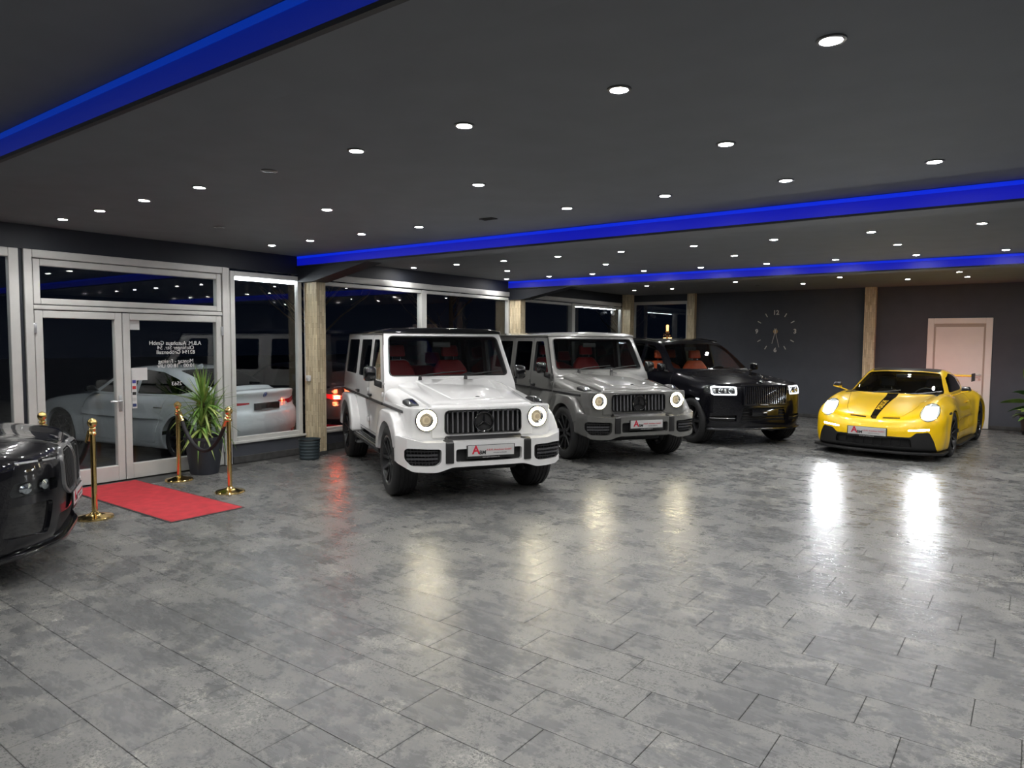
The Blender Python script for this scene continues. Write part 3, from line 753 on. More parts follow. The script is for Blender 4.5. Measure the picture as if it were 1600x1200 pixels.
    # roof
    G['roof'] = hull([(XR+.02, .815, 1.880), (-.955, .815, 1.880), (XR+.02, .815, 1.908), (-.965, .815, 1.908), (XR+.05, .66, 1.945), (-1.02, .66, 1.945), (XR+.12, .0, 1.962), (-1.10, .0, 1.962), (-.98, 0, 1.905), (XR, 0, 1.90)], .010, 2, sym=True)
    # wheel-arch flares
    G['flare'] = []
    for xa, r in ((0.0, .452), (-2.89, .462)):
        if xa == 0:
            outer = [(-.60, .46), (-.56, .66), (-.38, .93), (-.24, .985), (.24, .985), (.37, .93), (.50, .78), (.53, .72), (.53, .62)]
        else:
            outer = [(-.56, .46), (-.50, .80), (-.38, .93), (-.24, .985), (.24, .985), (.38, .93), (.58, .66), (.63, .46)]
        o = rpoly([(xa+p[0], p[1]) for p in outer], .06, 3)
        p = prism(o, 'Y', .80, .985, .03, 3)
        p = cut(p, prism(circ(xa, .42, r-.012, 48), 'Y', .5, 1.2))
        p = cut(p, box(xa-r*.97, xa+r*.97, .5, 1.2, .2, .42))
        G['flare'].append(p)
    # front bumper
    plan = [(.30, .965), (.52, .985), (.70, .90), (.785, .70), (.81, .40), (.81, -.40), (.785, -.70), (.70, -.90), (.52, -.985), (.30, -.965)]
    fz = rpoly([(-.99, .765), (-.72, .70), (.72, .70), (.99, .765), (.985, .47), (.84, .385), (.58, .375), (.42, .425), (-.42, .425), (-.58, .375), (-.84, .385), (-.985, .47)], .03, 3)
    bump = both(prism(plan, 'Z', .33, .80, .02, 3), prism(fz, 'X', .2, 1.0))
    bump = cut(bump, prism(circ(0, .42, .44, 40), 'Y', -1.2, 1.2))
    si = rpoly([(.545, .625), (.90, .640), (.92, .615), (.92, .52), (.86, .45), (.60, .445), (.545, .48)], .03, 3)
    mid = rpoly([(-.385, .618), (.385, .618), (.385, .478), (-.385, .478)], .025, 3)
    G['pockets'] = []
    def pocket(poly, name):
        """slice just behind the bumper skin = recessed floor of the opening"""
        cutter = prism(poly, 'X', .40, 1.0)
        skin = both(bump_full, cutter)
        G['pockets'].append((name, moved(skin, (-.055, 0, 0))))
        return cutter
    bump_full = bump
    cs = [pocket(mid, 'intake'), pocket(si, 'intake'), pocket([(-a, b) for a, b in si][::-1], 'intake')]
    bump = cut(bump, *cs)
    G['bumper'] = bump
    # black uprights on the bumper
    G['uprights'] = []
    for s in (-1, 1):
        u = hull([(.70, s*.41, .45), (.70, s*.50, .45), (.820, s*.41, .69), (.815, s*.50, .69), (.825, s*.41, .47), (.820, s*.50, .47), (.70, s*.41, .715), (.79, s*.41, .712), (.70, s*.50, .715), (.785, s*.50, .712)], .008, 2)
        G['uprights'].append(u)
    return G
GM = None
WS_G = None
def make_g(paint, roof_mat, leather, roof_name='roof'):
    global GM, WS_G
    if GM is None:
        GM = g_meshes(); WS_G = wheel_set(.405, .285, .285, 5, 'twin', M['rim_black'])
        for k in ('body', 'hood', 'screen', 'back_glass', 'roof', 'bumper'): finish(GM[k], 32)
        for l in [GM['flare'], GM['uprights']] + list(GM['side_glass'].values()):
            for m in l: finish(m, 32)
        for m in GM['doors'].values(): finish(m, 32)
        for n, m in GM['pockets']: finish(m, 32)
        for me in [GM['body']]+list(GM['doors'].values()):
            n = len(me.polygons); c = np.empty(n*3); me.polygons.foreach_get('center', c); x, y, z = c.reshape(-1, 3).T
            sx = -.57-.41*(z-1.24)/.66
            ins = (np.abs(y) < np.interp(z, [0.5, 1.02, 1.24, 1.90], [0.862, 0.880, 0.870, 0.792])-.012) & (x > -3.62) & (x < np.where(z > 1.25, sx-.012, -.74)) & (z > .56) & (z < 1.89)
            me.materials.append(paint); me.materials.append(M['cabin_lining']); me.polygons.foreach_set('material_index', ins.astype(np.int32))
    G = GM
    car = empty('off_road_car')
    def P(name, me, mat, parent=None): return link(name, me, parent or car, mat)
    body = P('body', G['body'], paint)
    hood = P('hood', G['hood'], paint)
    part('hood_ornament', lathe([(.0001, 0), (.028, 0), (.024, .006), (.0001, .008)], 'Z', 20), M['gloss_black'], hood, loc=(.40, 0, 1.150))
    part('hood_vent', box(-.60, -.545, -.27, .27, 1.286, 1.298, .003), M['satin_black'], hood)
    P('roof', G['roof'], roof_mat)
    scr = P('windscreen', G['screen'], M['car_glass'])
    P('rear_window', G['back_glass'], M['dark_glass'])
    # screen surround gasket
    path = [(-.79, 1.345), (.79, 1.345), (.735, 1.84), (-.735, 1.84)]
    rp = rpoly(path, .06, 5)
    pts = [(-.57-.41*(p[1]-1.24)/.66-.002, p[0], p[1]) for p in rp]
    part('gasket', tube(pts+[pts[0]], .010, 6), M['satin_black'], scr)
    # A-pillar dark edges
    for s in (-1, 1):
        part('pillar_trim', hull([(-.585, s*.874, 1.20), (-.62, s*.874, 1.20), (-.585, s*.845, 1.20), (-.975, s*.800, 1.885), (-1.01, s*.800, 1.885), (-.975, s*.775, 1.885)]), M['satin_black'], car)
    for (k, s), me in G['doors'].items():
        d = P('door', me, paint)
        P('side_window', G['side_glass'][k][0 if s > 0 else 1], M['dark_glass'] if k == 'rear' else M['car_glass'], d)
        hx = -1.42 if k == 'front' else -2.33
        part('door_handle', join(hull([(hx-.07, s*.875, 1.045), (hx+.09, s*.875, 1.045), (hx-.07, s*.875, 1.075), (hx+.09, s*.875, 1.075), (hx-.06, s*.915, 1.05), (hx+.08, s*.915, 1.05), (hx-.06, s*.915, 1.07), (hx+.08, s*.915, 1.07)], .006),
                                 moved(lathe([(.0001, 0), (.022, 0), (.020, .03), (.0001, .032)], 'Y', 16), (hx+.085, s*.88 if s > 0 else s*.912, 1.06))), M['satin_black'], d)
        for zz in (.72, 1.12):
            x0 = -.61 if k == 'front' else -1.555
            part('hinge', box(x0-.03, x0+.02, s*.872 if s > 0 else s*.90, s*.90 if s > 0 else s*.872, zz-.03, zz+.03, .006), paint, d)
        if k == 'front':
            m = part('mirror', hull([(-0.790, s*.925, 1.262), (-0.790, s*1.105, 1.272), (-0.790, s*.925, 1.475), (-0.790, s*1.10, 1.475), (-0.675, s*.945, 1.30), (-0.675, s*1.075, 1.305), (-0.675, s*.945, 1.445), (-0.675, s*1.075, 1.44)], .035, 3), M['gloss_black'], d)
            part('mirror_arm', hull([(-0.790, s*.85, 1.18), (-0.710, s*.85, 1.18), (-0.790, s*.87, 1.27), (-0.710, s*.87, 1.27), (-0.770, s*.96, 1.225), (-0.720, s*.96, 1.225), (-0.770, s*.96, 1.30), (-0.720, s*.96, 1.30)], .008), M['satin_black'], d)
    for s in (0, 1): P('side_window', G['side_glass']['quarter'][s], M['dark_glass'])
    # side trim strip in pieces: fender, doors, rear
    for s in (-1, 1):
        for (x0, x1) in ((-.55, .42), (-1.53, -.63), (-2.44, -1.56), (-3.60, -2.50)):
            y0 = .868 if x0 > -.6 else .876
            part('trim_strip', hull([(x0, s*.86, .985), (x1, s*(.85 if x0 > -.6 else .86), .985), (x0, s*.86, 1.022), (x1, s*(.85 if x0 > -.6 else .86), 1.022), (x0, s*.896, .988), (x1, s*(.888 if x0 > -.6 else .896), .988), (x0, s*.896, 1.019), (x1, s*(.888 if x0 > -.6 else .896), 1.019)], .004, 1), M['satin_black'], car)
    for m in G['flare']:
        for s in (1, -1):
            o = P('wheel_arch_flare', m, paint)
            if s < 0: o.scale = (1, -1, 1)
    bp = P('front_bumper', G['bumper'], paint)
    for n, m in G['pockets']: P('intake', m, M['matt_black'], bp)
    for m in G['uprights']: P('bumper_upright', m, M['satin_black'], bp)
    for s in (-1, 1):
        for zz in (.605, .565, .525, .485):
            y0, y1 = .585, .90
            xs = lambda yy: float(np.interp(yy, [.40, .70, .90, .985], [.81, .785, .70, .52]))
            big = zz in (.565, .525)
            part('intake_bar', hull([(xs(y)-d, s*y, zz+q) for y in (y0, .70, y1) for d in (.008, .03) for q in ((-.012, .012) if big else (-.005, .005))]), M['dark_chrome'] if big else M['satin_black'], bp)
        for i in range(9):
            y = .60+i*.034; x = xs(y)-.035
            part('mesh_bar', tube([(x, s*y, .455), (xs(y+.02)-.035, s*(y+.02), .63)], .004, 5), M['dark_chrome'], bp)
    dealer_plate(bp, .832, .01, .592)
    part('lower_guard', hull([(.40, .50, .37), (.74, .44, .40), (.40, .50, .44), (.745, .43, .44)], .01, 2, sym=True), M['gloss_black'], car)
    part('bumper_step', hull([(.56, .46, .695), (.70, .44, .695), (.56, .46, .742), (.64, .44, .738)], .006, 2, sym=True), M['satin_black'], car)
    # grille
    gb = part('grille', prism(G['grille_poly'], 'X', .50, .53), M['matt_black'], car)
    ring = prism(G['grille_poly'], 'X', .565, .628, .006)
    small = [(p[0]*.962, .891+(p[1]-.891)*.90) for p in G['grille_poly']]
    part('grille_frame', cut(ring, prism(small, 'X', .4, .8)), M['gloss_black'], gb)
    slat = finish(hull([(.56, -.007, .772), (.56, .007, .772), (.56, -.007, 1.010), (.56, .007, 1.010), (.612, -.010, .772), (.612, .010, .772), (.600, -.010, 1.010), (.600, .010, 1.010)], .003, 1))
    for i in range(15):
        y = -.42+i*.06
        if abs(y) < .05: continue
        link('grille_slat', slat, gb, M['slat'], (0, y, 0))
    em = part('emblem', torus(.108, .011, 'X', 40, 8, (.625, 0, .888)), M['gloss_black'], gb)
    for k in range(3):
        a = math.pi/2+k*2*math.pi/3
        d = Vector((0, math.cos(a), math.sin(a))); e = Vector((0, -d.z, d.y))
        c = Vector((.622, 0, .888))
        part('emblem_star', hull([c+d*.104, c+e*.019, c-e*.019, c-d*.015, c+Vector((.014, 0, 0)), c+d*.10+Vector((.006, 0, 0))]), M['gloss_black'], gb)
    part('emblem_plate', prism(circ(0, .888, .10, 32), 'X', .60, .612), M['matt_black'], gb)
    # head lamps
    for s in (-1, 1):
        hl = part('headlight', moved(lathe([(.0001, -.07), (.122, -.07), (.126, .012), (.116, .022), (.112, .0), (.0001, -.04)], 'X', 40), (.605, s*.66, .923)), M['satin_black'], car)
        part('light_ring', moved(lathe([(.080, -.012), (.112, -.012), (.112, .014), (.096, .020), (.080, .012)], 'X', 44), (.605, s*.66, .923)), M['warm_ring'], hl)
        part('projector', moved(lathe([(.0001, -.03), (.05, -.03), (.046, .0), (.03, .018), (.0001, .024)], 'X', 28), (.60, s*.66, .923)), M['projector'], hl)
        head_beam(hl, .66, s*.66, .923, 14, (1.0, .90, .62), 100, 12)
        part('reflector', moved(lathe([(.05, -.035), (.079, -.035), (.079, .010), (.05, -.012)], 'X', 40), (.60, s*.66, .923)), M['chrome'], hl)
        ind = part('indicator', hull([(.18, s*.695, 1.05), (.18, s*.825, 1.05), (.43, s*.695, 1.03), (.43, s*.815, 1.03), (.18, s*.695, 1.118), (.18, s*.825, 1.113), (.43, s*.695, 1.080), (.43, s*.815, 1.075), (.25, s*.725, 1.136), (.25, s*.795, 1.136), (.35, s*.725, 1.122), (.35, s*.795, 1.122)], .006, 2), M['satin_black'], car)
        part('indicator_lens', hull([(.26, s*.730, 1.09), (.26, s*.790, 1.09), (.426, s*.710, 1.072), (.426, s*.80, 1.072), (.426, s*.710, 1.086), (.426, s*.80, 1.086), (.345, s*.738, 1.130), (.345, s*.782, 1.130)], .004), M['chrome'], ind)
    # running boards
    for s in (-1, 1):
        rb = part('running_board', hull([(-2.30, s*.80, .40), (-.52, s*.80, .40), (-2.30, s*.955, .405), (-.52, s*.955, .405), (-2.30, s*.80, .465), (-.52, s*.80, .465), (-2.30, s*.965, .455), (-.52, s*.965, .455)], .015, 2), M['satin_black'], car)
        for k in range(3):
            part('tread_strip', box(-2.24, -.58, s*(.83+k*.045) if s > 0 else s*(.855+k*.045), s*(.855+k*.045) if s > 0 else s*(.83+k*.045), .455, .472, .003, 1), M['dark_chrome'], rb)
        part('exhaust_pipe', join(*[moved(lathe([(.034, -.10), (.042, -.10), (.042, .10), (.034, .10)], 'Y', 20), (-2.05-q*.11, s*.86, .365)) for q in (0, 1)]), M['chrome'], car)
    # underside, rear, spare cover
    part('chassis', hull([(-3.5, .62, .36), (.45, .55, .42), (-3.5, .62, .60), (.45, .55, .60)], .03, 2, sym=True), M['matt_black'], car)
    [part('wheel_housing', box(xa-.44, xa+.44, -.50, .50, .30, .88, .05), M['matt_black'], car) for xa in (0, -2.89)]
    part('rear_bumper', hull([(-3.74, .86, .46), (-3.50, .90, .46), (-3.74, .86, .66), (-3.50, .90, .66)], .03, 2, sym=True), paint, car)
    part('spare_wheel_cover', moved(lathe([(.0001, -.0), (.37, 0), (.39, -.04), (.38, -.17), (.35, -.19), (.0001, -.195)], 'X', 40), (-3.63, .05, 1.08)), paint, car)
    for s in (-1, 1): part('tail_light', box(-3.70, -3.63, s*.72-.09, s*.72+.09, .70, .80, .01), M['tail_red'], car)
    # wipers
    for y, l in ((.18, .46), (-.42, .46)):
        sp = lambda yy, zz, d=.012: (-.57-.41*(zz-1.24)/.66+d, yy, zz)
        wp = part('wiper', tube([sp(y, 1.32, .03), sp(y+.02, 1.345, .03), sp(y+.34, 1.385, .03)], .009, 6), M['satin_black'], car)
        part('wiper_blade', tube([sp(y+.10, 1.362, .012), sp(y+.62 if y < 0 else y+.52, 1.40, .012)], .008, 6), M['rubber'], wp)
        part('wiper_pivot', hull([(-.60, y-.022, 1.27), (-.60, y+.022, 1.27), (-.54, y-.022, 1.27), (-.54, y+.022, 1.27), (-.58, y-.018, 1.345), (-.58, y+.018, 1.345), (-.55, y-.018, 1.335), (-.55, y+.018, 1.335)], .006), M['satin_black'], wp)
    # interior
    part('dashboard', hull([(-.72, .78, .9), (-1.02, .78, .9), (-.70, .78, 1.21), (-.98, .78, 1.22), (-.92, .78, 1.26), (-.76, .78, 1.25)], .02, 2, sym=True), M['black_leather'], car)
    part('dashboard_trim', hull([(-1.0, .74, 1.14), (-1.03, .74, 1.14), (-1.0, .74, 1.20), (-1.03, .74, 1.20)], .004, 1, sym=True), leather, car)
    for y in (.40, -.40): add_seat(car, -1.75, y, .98, leather, .52, .62)
    s = add_seat(car, -2.75, 0, .98, leather, 1.30, .50, head=False)
    for y in (-.42, .42):
        part('headrest', hull([(-2.86, y-.12, 1.42), (-2.86, y+.12, 1.42), (-3.02, y-.12, 1.42), (-3.02, y+.12, 1.42), (-2.94, y-.11, 1.60), (-2.94, y+.11, 1.60), (-3.03, y-.11, 1.60), (-3.03, y+.11, 1.60)], .03, 3), leather, s)
    add_steering(car, -1.12, .40, 1.18)
    part('inner_mirror', box(-1.06, -1.03, -.12, .12, 1.70, 1.77, .01), M['satin_black'], car)
    part('headliner', box(-3.5, -1.1, -.68, .68, 1.845, 1.86), M['cabin_lining'], car)
    part('cabin_floor', box(-3.5, -.7, -.78, .78, .63, .66), M['cabin_lining'], car)
    for xa in (0, -2.89):
        for s in (-1, 1): add_wheel(WS_G, car, xa, s*.825, .405, 0.0, .3 if xa else .55)
    return car
# ------------------------------------------------------------------ curved bodywork shared by the other cars
def car_fn(P):
    rx, rz = P['roof']; e = P['belt']-.42     # close the greenhouse off at both ends
    P['roof'] = ([rx[0]+.06]+list(rx)+[rx[-1]-.06], [e]+list(rz)+[e])
    def fn(x, y, z):
        a = np.abs(y)
        deck = ci(x, *P['deck'])
        zt = deck - P['crown']*(a/P['W'])**3 + P['ridge'](x)*np.exp(-((a-P['ridge_y'])/P['ridge_w'])**2)
        sl = (ci(x+.01, *P['deck'])-ci(x-.01, *P['deck']))/.02
        top = (z-zt)/np.sqrt(1+np.minimum(sl*sl, 4))
        wd = ci(x, *P['plan'])-ci(z, *P['sec'])
        for (xa, za, ra, amp, wid) in P.get('arch', ()):
            r = np.sqrt((x-xa)**2+(z-za)**2)
            wd = wd+amp*np.exp(-((r-ra)/wid)**2)
        for (xc, zc, wx, wz, amp, sl2) in P.get('crease', ()):
            wd = wd-amp*np.exp(-((z-zc-sl2*(x-xc))/wz)**2)*np.exp(-((x-xc)/wx)**4)
        side = a-wd
        fr = x-(ci(z, *P['nose'])-P['nose_r'](a))
        re = ci(z, *P['tail'])+P['tail_r'](a)-x
        low = smax(top, side, P['k1']); low = smax(low, fr, P['k2']); low = smax(low, re, P['k3'])
        low = smax(low, ci(x, *P['floor'])-z, .06)
        xs = x+P['wrap']*(a/.7)**2.2*np.clip((x-P['wrap_x'])/.3, 0, 1)-P.get('rwrap', 0)*(a/.7)**2.2*np.clip((P['rwrap_x']-x)/.3, 0, 1) if 'rwrap_x' in P else x+P['wrap']*(a/.7)**2.2*np.clip((x-P['wrap_x'])/.3, 0, 1)
        zr = ci(xs, *P['roof']); s2 = (ci(xs+.01, *P['roof'])-ci(xs-.01, *P['roof']))/.02
        rf = (z-(zr-P['rcrown']*(a/.7)**2.5))/np.sqrt(1+np.minimum(s2*s2, 9))
        cs = (a-(ci(x, *P['cplan'])-(z-P['belt'])*P['tumble']))/np.sqrt(1+P['tumble']**2)
        cb = smax(rf, cs, P['kc']); cb = smax(cb, (P['belt']-.35)-z, .02)
        return smin(low, cb, P['kj'])
    return fn
def inset(poly, d):
    c = Vector((sum(q[0] for q in poly)/len(poly), sum(q[1] for q in poly)/len(poly)))
    return [tuple(c+(Vector(q)-c)*max(0.0, 1-d/max(.02, (Vector(q)-c).length))) for q in poly]
def split(body, poly, axis, lo, hi, gap=.007):
    """take the region of the body inside the outline out as a piece of its own, leaving a fine joint"""
    piece = both(body, prism(inset(poly, gap) if gap else poly, axis, lo, hi))
    return cut(body, prism(poly, axis, lo, hi)), piece
def mir(poly): return [(-p[0], p[1]) for p in poly][::-1]
def lens_of(piece, d=(-.010, 0, 0)):
    return cut(piece.copy(), moved(piece.copy(), d))
def build_shell(P, h=.025):
    fn = car_fn(P)
    lo, hi = P['bb']
    outer = surf(fn, lo, hi, h)
    inner = surf(fn, lo, hi, h*1.6, off=.032)
    inner = both(inner, P['hollow'])
    sh = cut(outer, inner)
    cy = []
    for (xa, za, r, y0) in P['wells']:
        for s in (-1, 1): cy.append(prism(circ(xa, za, r, 40), 'Y', min(s*y0, s*1.4), max(s*y0, s*1.4)))
    return cut(sh, *cy), fn
def line_cabin(car, fn, bb):
    """dark lining on the inner faces of the body shell"""
    (x0, x1), (y1,), (z0, z1) = bb
    for o in car.children:
        if o.type != 'MESH' or o.name.split('.')[0] not in ('body', 'door', 'roof', 'hood', 'boot_lid'): continue
        me = o.data; n = len(me.polygons); c = np.empty(n*3); me.polygons.foreach_get('center', c); c = c.reshape(-1, 3)
        d = fn(c[:, 0], c[:, 1], c[:, 2])
        ins = (d < -.012) & (c[:, 0] > x0) & (c[:, 0] < x1) & (np.abs(c[:, 1]) < y1) & (c[:, 2] > z0) & (c[:, 2] < z1)
        if ins.any():
            me.materials.append(M['cabin_lining']); me.polygons.foreach_set('material_index', ins.astype(np.int32)); me.update()
def drape(me, fn, ax, t0, t1, lift, n=160):
    """push a flat mesh along an axis onto the body surface (first hit coming from t1), keeping its own thickness"""
    co = np.empty(len(me.vertices)*3); me.vertices.foreach_get('co', co); co = co.reshape(-1, 3)
    ts = np.linspace(t1, t0, n)[None, :]; q = [co[:, k:k+1] for k in range(3)]; own = co[:, ax].copy(); q[ax] = ts
    f = fn(*q)+np.zeros((len(co), n)); k = np.maximum(1, np.argmax(f < 0, axis=1)); r = np.arange(len(co))
    a, b = f[r, k-1], f[r, k]; t = np.where((b < 0) & (a > b), a/np.where(a > b, a-b, 1), 0)
    co[:, ax] = ts[0, k-1]+(ts[0, k]-ts[0, k-1])*np.clip(t, 0, 1)+lift+own
    me.vertices.foreach_set('co', co.ravel()); me.update(); return me
def drape_x(me, fn, x0, x1, lift): return drape(me, fn, 0, x0, x1, lift)
def drape_z(me, fn, z0, z1, lift): return drape(me, fn, 2, z0, z1, lift)
def wheels4(car, ws_f, ws_r, wb, yf, yr, Rf, Rr, steer=0.0, cal=None):
    for s in (-1, 1):
        add_wheel(ws_f, car, 0, s*yf, Rf, steer, .2, cal); add_wheel(ws_r, car, -wb, s*yr, Rr, 0, .5, cal)

# ------------------------------------------------------------------ yellow sports car
def make_sports():
    P = dict(W=.90, crown=.03, ridge=lambda x: np.interp(x, [-3.5, -3.0, -2.5, -1.8, -1.0, -.5, 0, .3, .55, .72, .9], [0, .03, .06, .03, 0, .05, .095, .11, .10, .05, 0]), ridge_y=.70, ridge_w=.17,
             deck=([1.0, .93, .85, .72, .5, .2, -.1, -.35, -.8, -1.5, -2.2, -2.8, -3.2, -3.5], [.50, .55, .60, .652, .715, .785, .835, .868, .88, .86, .87, .85, .80, .70]),
             plan=([1.0, .6, .2, 0, -.35, -.9, -1.3, -1.9, -2.4, -2.9, -3.4], [.86, .885, .905, .912, .895, .872, .872, .905, .932, .92, .86]),
             sec=([.1, .2, .35, .55, .7, .9, 1.0], [.05, .02, 0, 0, .02, .08, .15]), arch=((0, .34, .40, .018, .07), (-2.457, .36, .42, .025, .08)),
             crease=((-1.15, .42, .55, .12, .03, -.10),),
             nose=([.10, .2, .35, .5, .6, .7, 1.0], [.90, .95, .965, .955, .93, .88, .70]), nose_r=lambda a: .30*(a/.9)**3,
             tail=([.2, .5, .7, .85, 1.0], [-3.40, -3.50, -3.47, -3.35, -3.2]), tail_r=lambda a: .2*(a/.9)**4,
             floor=([-3.5, 1], [.13, .13]), k1=.12, k2=.12, k3=.10,
             roof=([-.22, -.5, -.7, -.9, -1.1, -1.3, -1.6, -2.0, -2.4, -2.8, -3.15], [.82, .99, 1.10, 1.19, 1.25, 1.279, 1.268, 1.20, 1.09, .965, .84]),
             rcrown=.035, wrap=.14, wrap_x=-1.2, cplan=([-.2, -.5, -.9, -1.4, -1.9, -2.5, -3.1], [.72, .735, .745, .75, .73, .64, .50]), belt=.88, tumble=.42, kc=.12, kj=.045,
             bb=((-3.62, -1.08, .05), (1.08, 1.08, 1.36)), hollow=box(-2.3, -.15, -.8, .8, .35, 1.4), wells=((0, .335, .372, .55), (-2.457, .352, .390, .50)))
    b, fn = build_shell(P, .022)
    car = empty('sports_car'); Y = M['yellow_paint']
    ws = [(-.675, .895), (.675, .895), (.53, 1.205), (.3, 1.225), (-.3, 1.225), (-.53, 1.205)]
    b, scr = split(b, rpoly(ws, .04, 4), 'X', -1.12, .2, .004)
    part('windscreen', scr, M['car_glass'], car)
    sw = rpoly([(-.70, .925), (-1.60, .935), (-2.02, 1.02), (-1.82, 1.12), (-1.55, 1.185), (-1.22, 1.205), (-.98, 1.14)], .03, 4)
    for s in (1, -1):
        b, g = split(b, sw, 'Y', min(s*.2, s*1.2), max(s*.2, s*1.2), .004)
        part('side_window', g, M['dark_glass'], car)
    rw = rpoly([(-.42, -2.02), (.42, -2.02), (.36, -2.62), (-.36, -2.62)], .05, 4)
    b, g = split(b, [(q[1], q[0]) for q in rw], 'Z', 1.0, 1.4, .004); part('rear_window', g, M['dark_glass'], car)
    # black roof skin
    rf = rpoly([(-1.06, -.50), (-1.06, .50), (-1.5, .52), (-1.96, .46), (-1.96, -.46), (-1.5, -.52)], .04, 3)
    b, g = split(b, rf, 'Z', 1.1, 1.5, .002); part('roof', g, M['carbon'], car)
    # front lid
    hd = rpoly([(.79, -.36), (.82, 0), (.79, .36), (.55, .46), (-.28, .62), (-.33, 0), (-.28, -.62), (.55, -.46)], .05, 4)
    b, g = split(b, hd, 'Z', .5, 1.2, .006); hood = part('hood', g, Y, car)
    st = part('hood_stripe', drape_z(grid_poly([(.855, -.05), (.855, .035), (-.30, .075), (-.30, -.085)], 40, 3), fn, .4, 1.1, .0025), M['gloss_black'], hood)
    tx = text_mesh('PORSCHE', .105, .0008, bold=.002, spacing=1.05)
    moved(tx, (.35, -.005, 0), RZ(math.pi)); part('lettering', drape_z(tx, fn, .4, 1.1, .0055), Y, hood)
    part('crest', drape_z(grid_poly([(.875, -.03), (.875, .03), (.82, .036), (.82, -.036)], 6, 4), fn, .4, 1.1, .005), M['gold'], hood)
    for s in (1, -1):
        b, g = split(b, rpoly([(s*.11, .588), (s*.34, .598), (s*.34, .622), (s*.11, .610)], .008, 2), 'X', .6, 1.1, 0); part('hood_slot', moved(g, (-.02, 0, -.01)), M['matt_black'], car)
    # doors
    dr = rpoly([(-.52, .30), (-.48, .66), (-.66, .90), (-1.62, .91), (-1.72, .70), (-1.55, .30)], .06, 4)
    for s in (1, -1):
        b, g = split(b, dr, 'Y', min(s*.5, s*1.2), max(s*.5, s*1.2), .006); d = part('door', g, Y, car)
        part('door_handle', hull([(-1.36, s*.86, .73), (-1.56, s*.86, .74), (-1.36, s*.86, .76), (-1.56, s*.86, .77), (-1.38, s*.885, .745), (-1.54, s*.885, .755)], .006), Y, d)
    # lamps
    for s in (1, -1):
        el = circ(s*.69, .70, .118, 36, ry=.122)
        b, g = split(b, el, 'X', .15, 1.1, .004)
        hl = part('headlight', lens_of(g), M['lamp_lens'], car)
        gx = -.30
        part('lamp_bowl', both(moved(g.copy(), (-.045, 0, 0)), prism(circ(s*.69, .70, .117, 30), 'X', 0, 1)), M['lamp_glow'], hl)
        for (dy, dz) in ((-.046, .044), (.046, .044), (-.046, -.042), (.046, -.042)):
            m = grid_poly([(-.040, -.036), (.040, -.036), (.040, .036), (-.040, .036)], 6, 6)
            for v in m.vertices: v.co = (0, s*.69+dy+v.co.x, .70+dz+v.co.y)
            drape_x(m, fn, .2, 1.0, -.022); part('led', m, M['white_drl'], hl)
        head_beam(hl, .80, s*.66, .66, 60, (.93, .96, 1.0), 90, 7)
        part('lamp_rim', drape_x(grid_ring(s*.69, .70, .112, .120, 44, .122/.118), fn, .15, 1.0, .002), M['satin_black'], hl)
        dl = rpoly([(s*.47, .432), (s*.72, .452), (s*.72, .476), (s*.47, .452)], .010, 2)
        b, g = split(b, dl, 'X', .5, 1.1, .0); part('daylight_strip', g, M['white_drl'], car)
        mk = rpoly([(.36, .655), (.22, .665), (.24, .70), (.34, .68)], .01, 2)
        b, g = split(b, mk, 'Y', min(s*.6, s*1.1), max(s*.6, s*1.1), 0); part('side_marker', g, M['satin_black'], car)
    # lower black air intake
    lo = rpoly([(-.50, .345), (.50, .345), (.57, .412), (.72, .425), (.775, .30), (.81, .14), (.4, .12), (-.4, .12), (-.81, .14), (-.775, .30), (-.72, .425), (-.57, .412)], .02, 2)
    b, g = split(b, lo, 'X', .4, 1.1, .004)
    g, mid = split(g, rpoly([(-.50, .325), (.50, .325), (.52, .20), (-.52, .20)], .03, 3), 'X', .4, 1.1, 0)
    fa = part('air_intake', g, M['satin_black'], car); part('intake_mesh', moved(mid, (-.05, 0, 0)), M['matt_black'], fa)
    for k in range(9):
        part('intake_bar', drape_x(box(-.006, .006, -.49+k*.1225-.003, -.49+k*.1225+.003, .205, .32), fn, .4, 1.1, -.035), M['satin_black'], fa)
    dealer_plate(car, .972, -.065, .395, .0, .52)
    part('body', b, Y, car)
    lip = [(.99-.31*(abs(a)/.9)**3, a) for a in np.linspace(-.89, .89, 31)]
    part('front_splitter', prism(lip+[(.3, .89), (.3, -.89)], 'Z', .095, .130, .006), M['satin_black'], car)
    for s in (1, -1):
        part('side_sill', hull([(-.45, s*.80, .11), (-2.0, s*.80, .11), (-.45, s*.925, .115), (-2.0, s*.93, .115), (-.45, s*.80, .15), (-2.0, s*.80, .15), (-.45, s*.92, .145), (-2.0, s*.925, .145)], .008), M['satin_black'], car)
        m = part('mirror', hull([(-.66, s*.88, .925), (-.66, s*1.01, .955), (-.52, s*.89, .93), (-.52, s*.99, .96), (-.66, s*.88, .97), (-.66, s*1.01, .975), (-.54, s*.89, .97), (-.54, s*.99, .975)], .02, 3), Y, car)
        part('mirror_cap', hull([(-.67, s*.87, .962), (-.67, s*1.02, .967), (-.52, s*.885, .965), (-.52, s*.995, .97), (-.66, s*.885, 1.035), (-.66, s*.995, 1.035), (-.57, s*.90, 1.02), (-.57, s*.98, 1.02)], .03, 3), M['carbon'], m)
        part('mirror_arm', hull([(-.60, s*.76, .875), (-.66, s*.76, .875), (-.60, s*.78, .90), (-.66, s*.78, .90), (-.58, s*.90, .930), (-.64, s*.90, .930), (-.58, s*.90, .945), (-.64, s*.90, .945)], .006), Y, m)
    # rear wing
    wg = part('rear_wing', prism(rpoly([(-3.06, 1.095), (-3.20, 1.075), (-3.36, 1.105), (-3.36, 1.125), (-3.20, 1.10), (-3.06, 1.115)], .01, 2), 'Y', -.70, .70, .004, 1), Y, car)
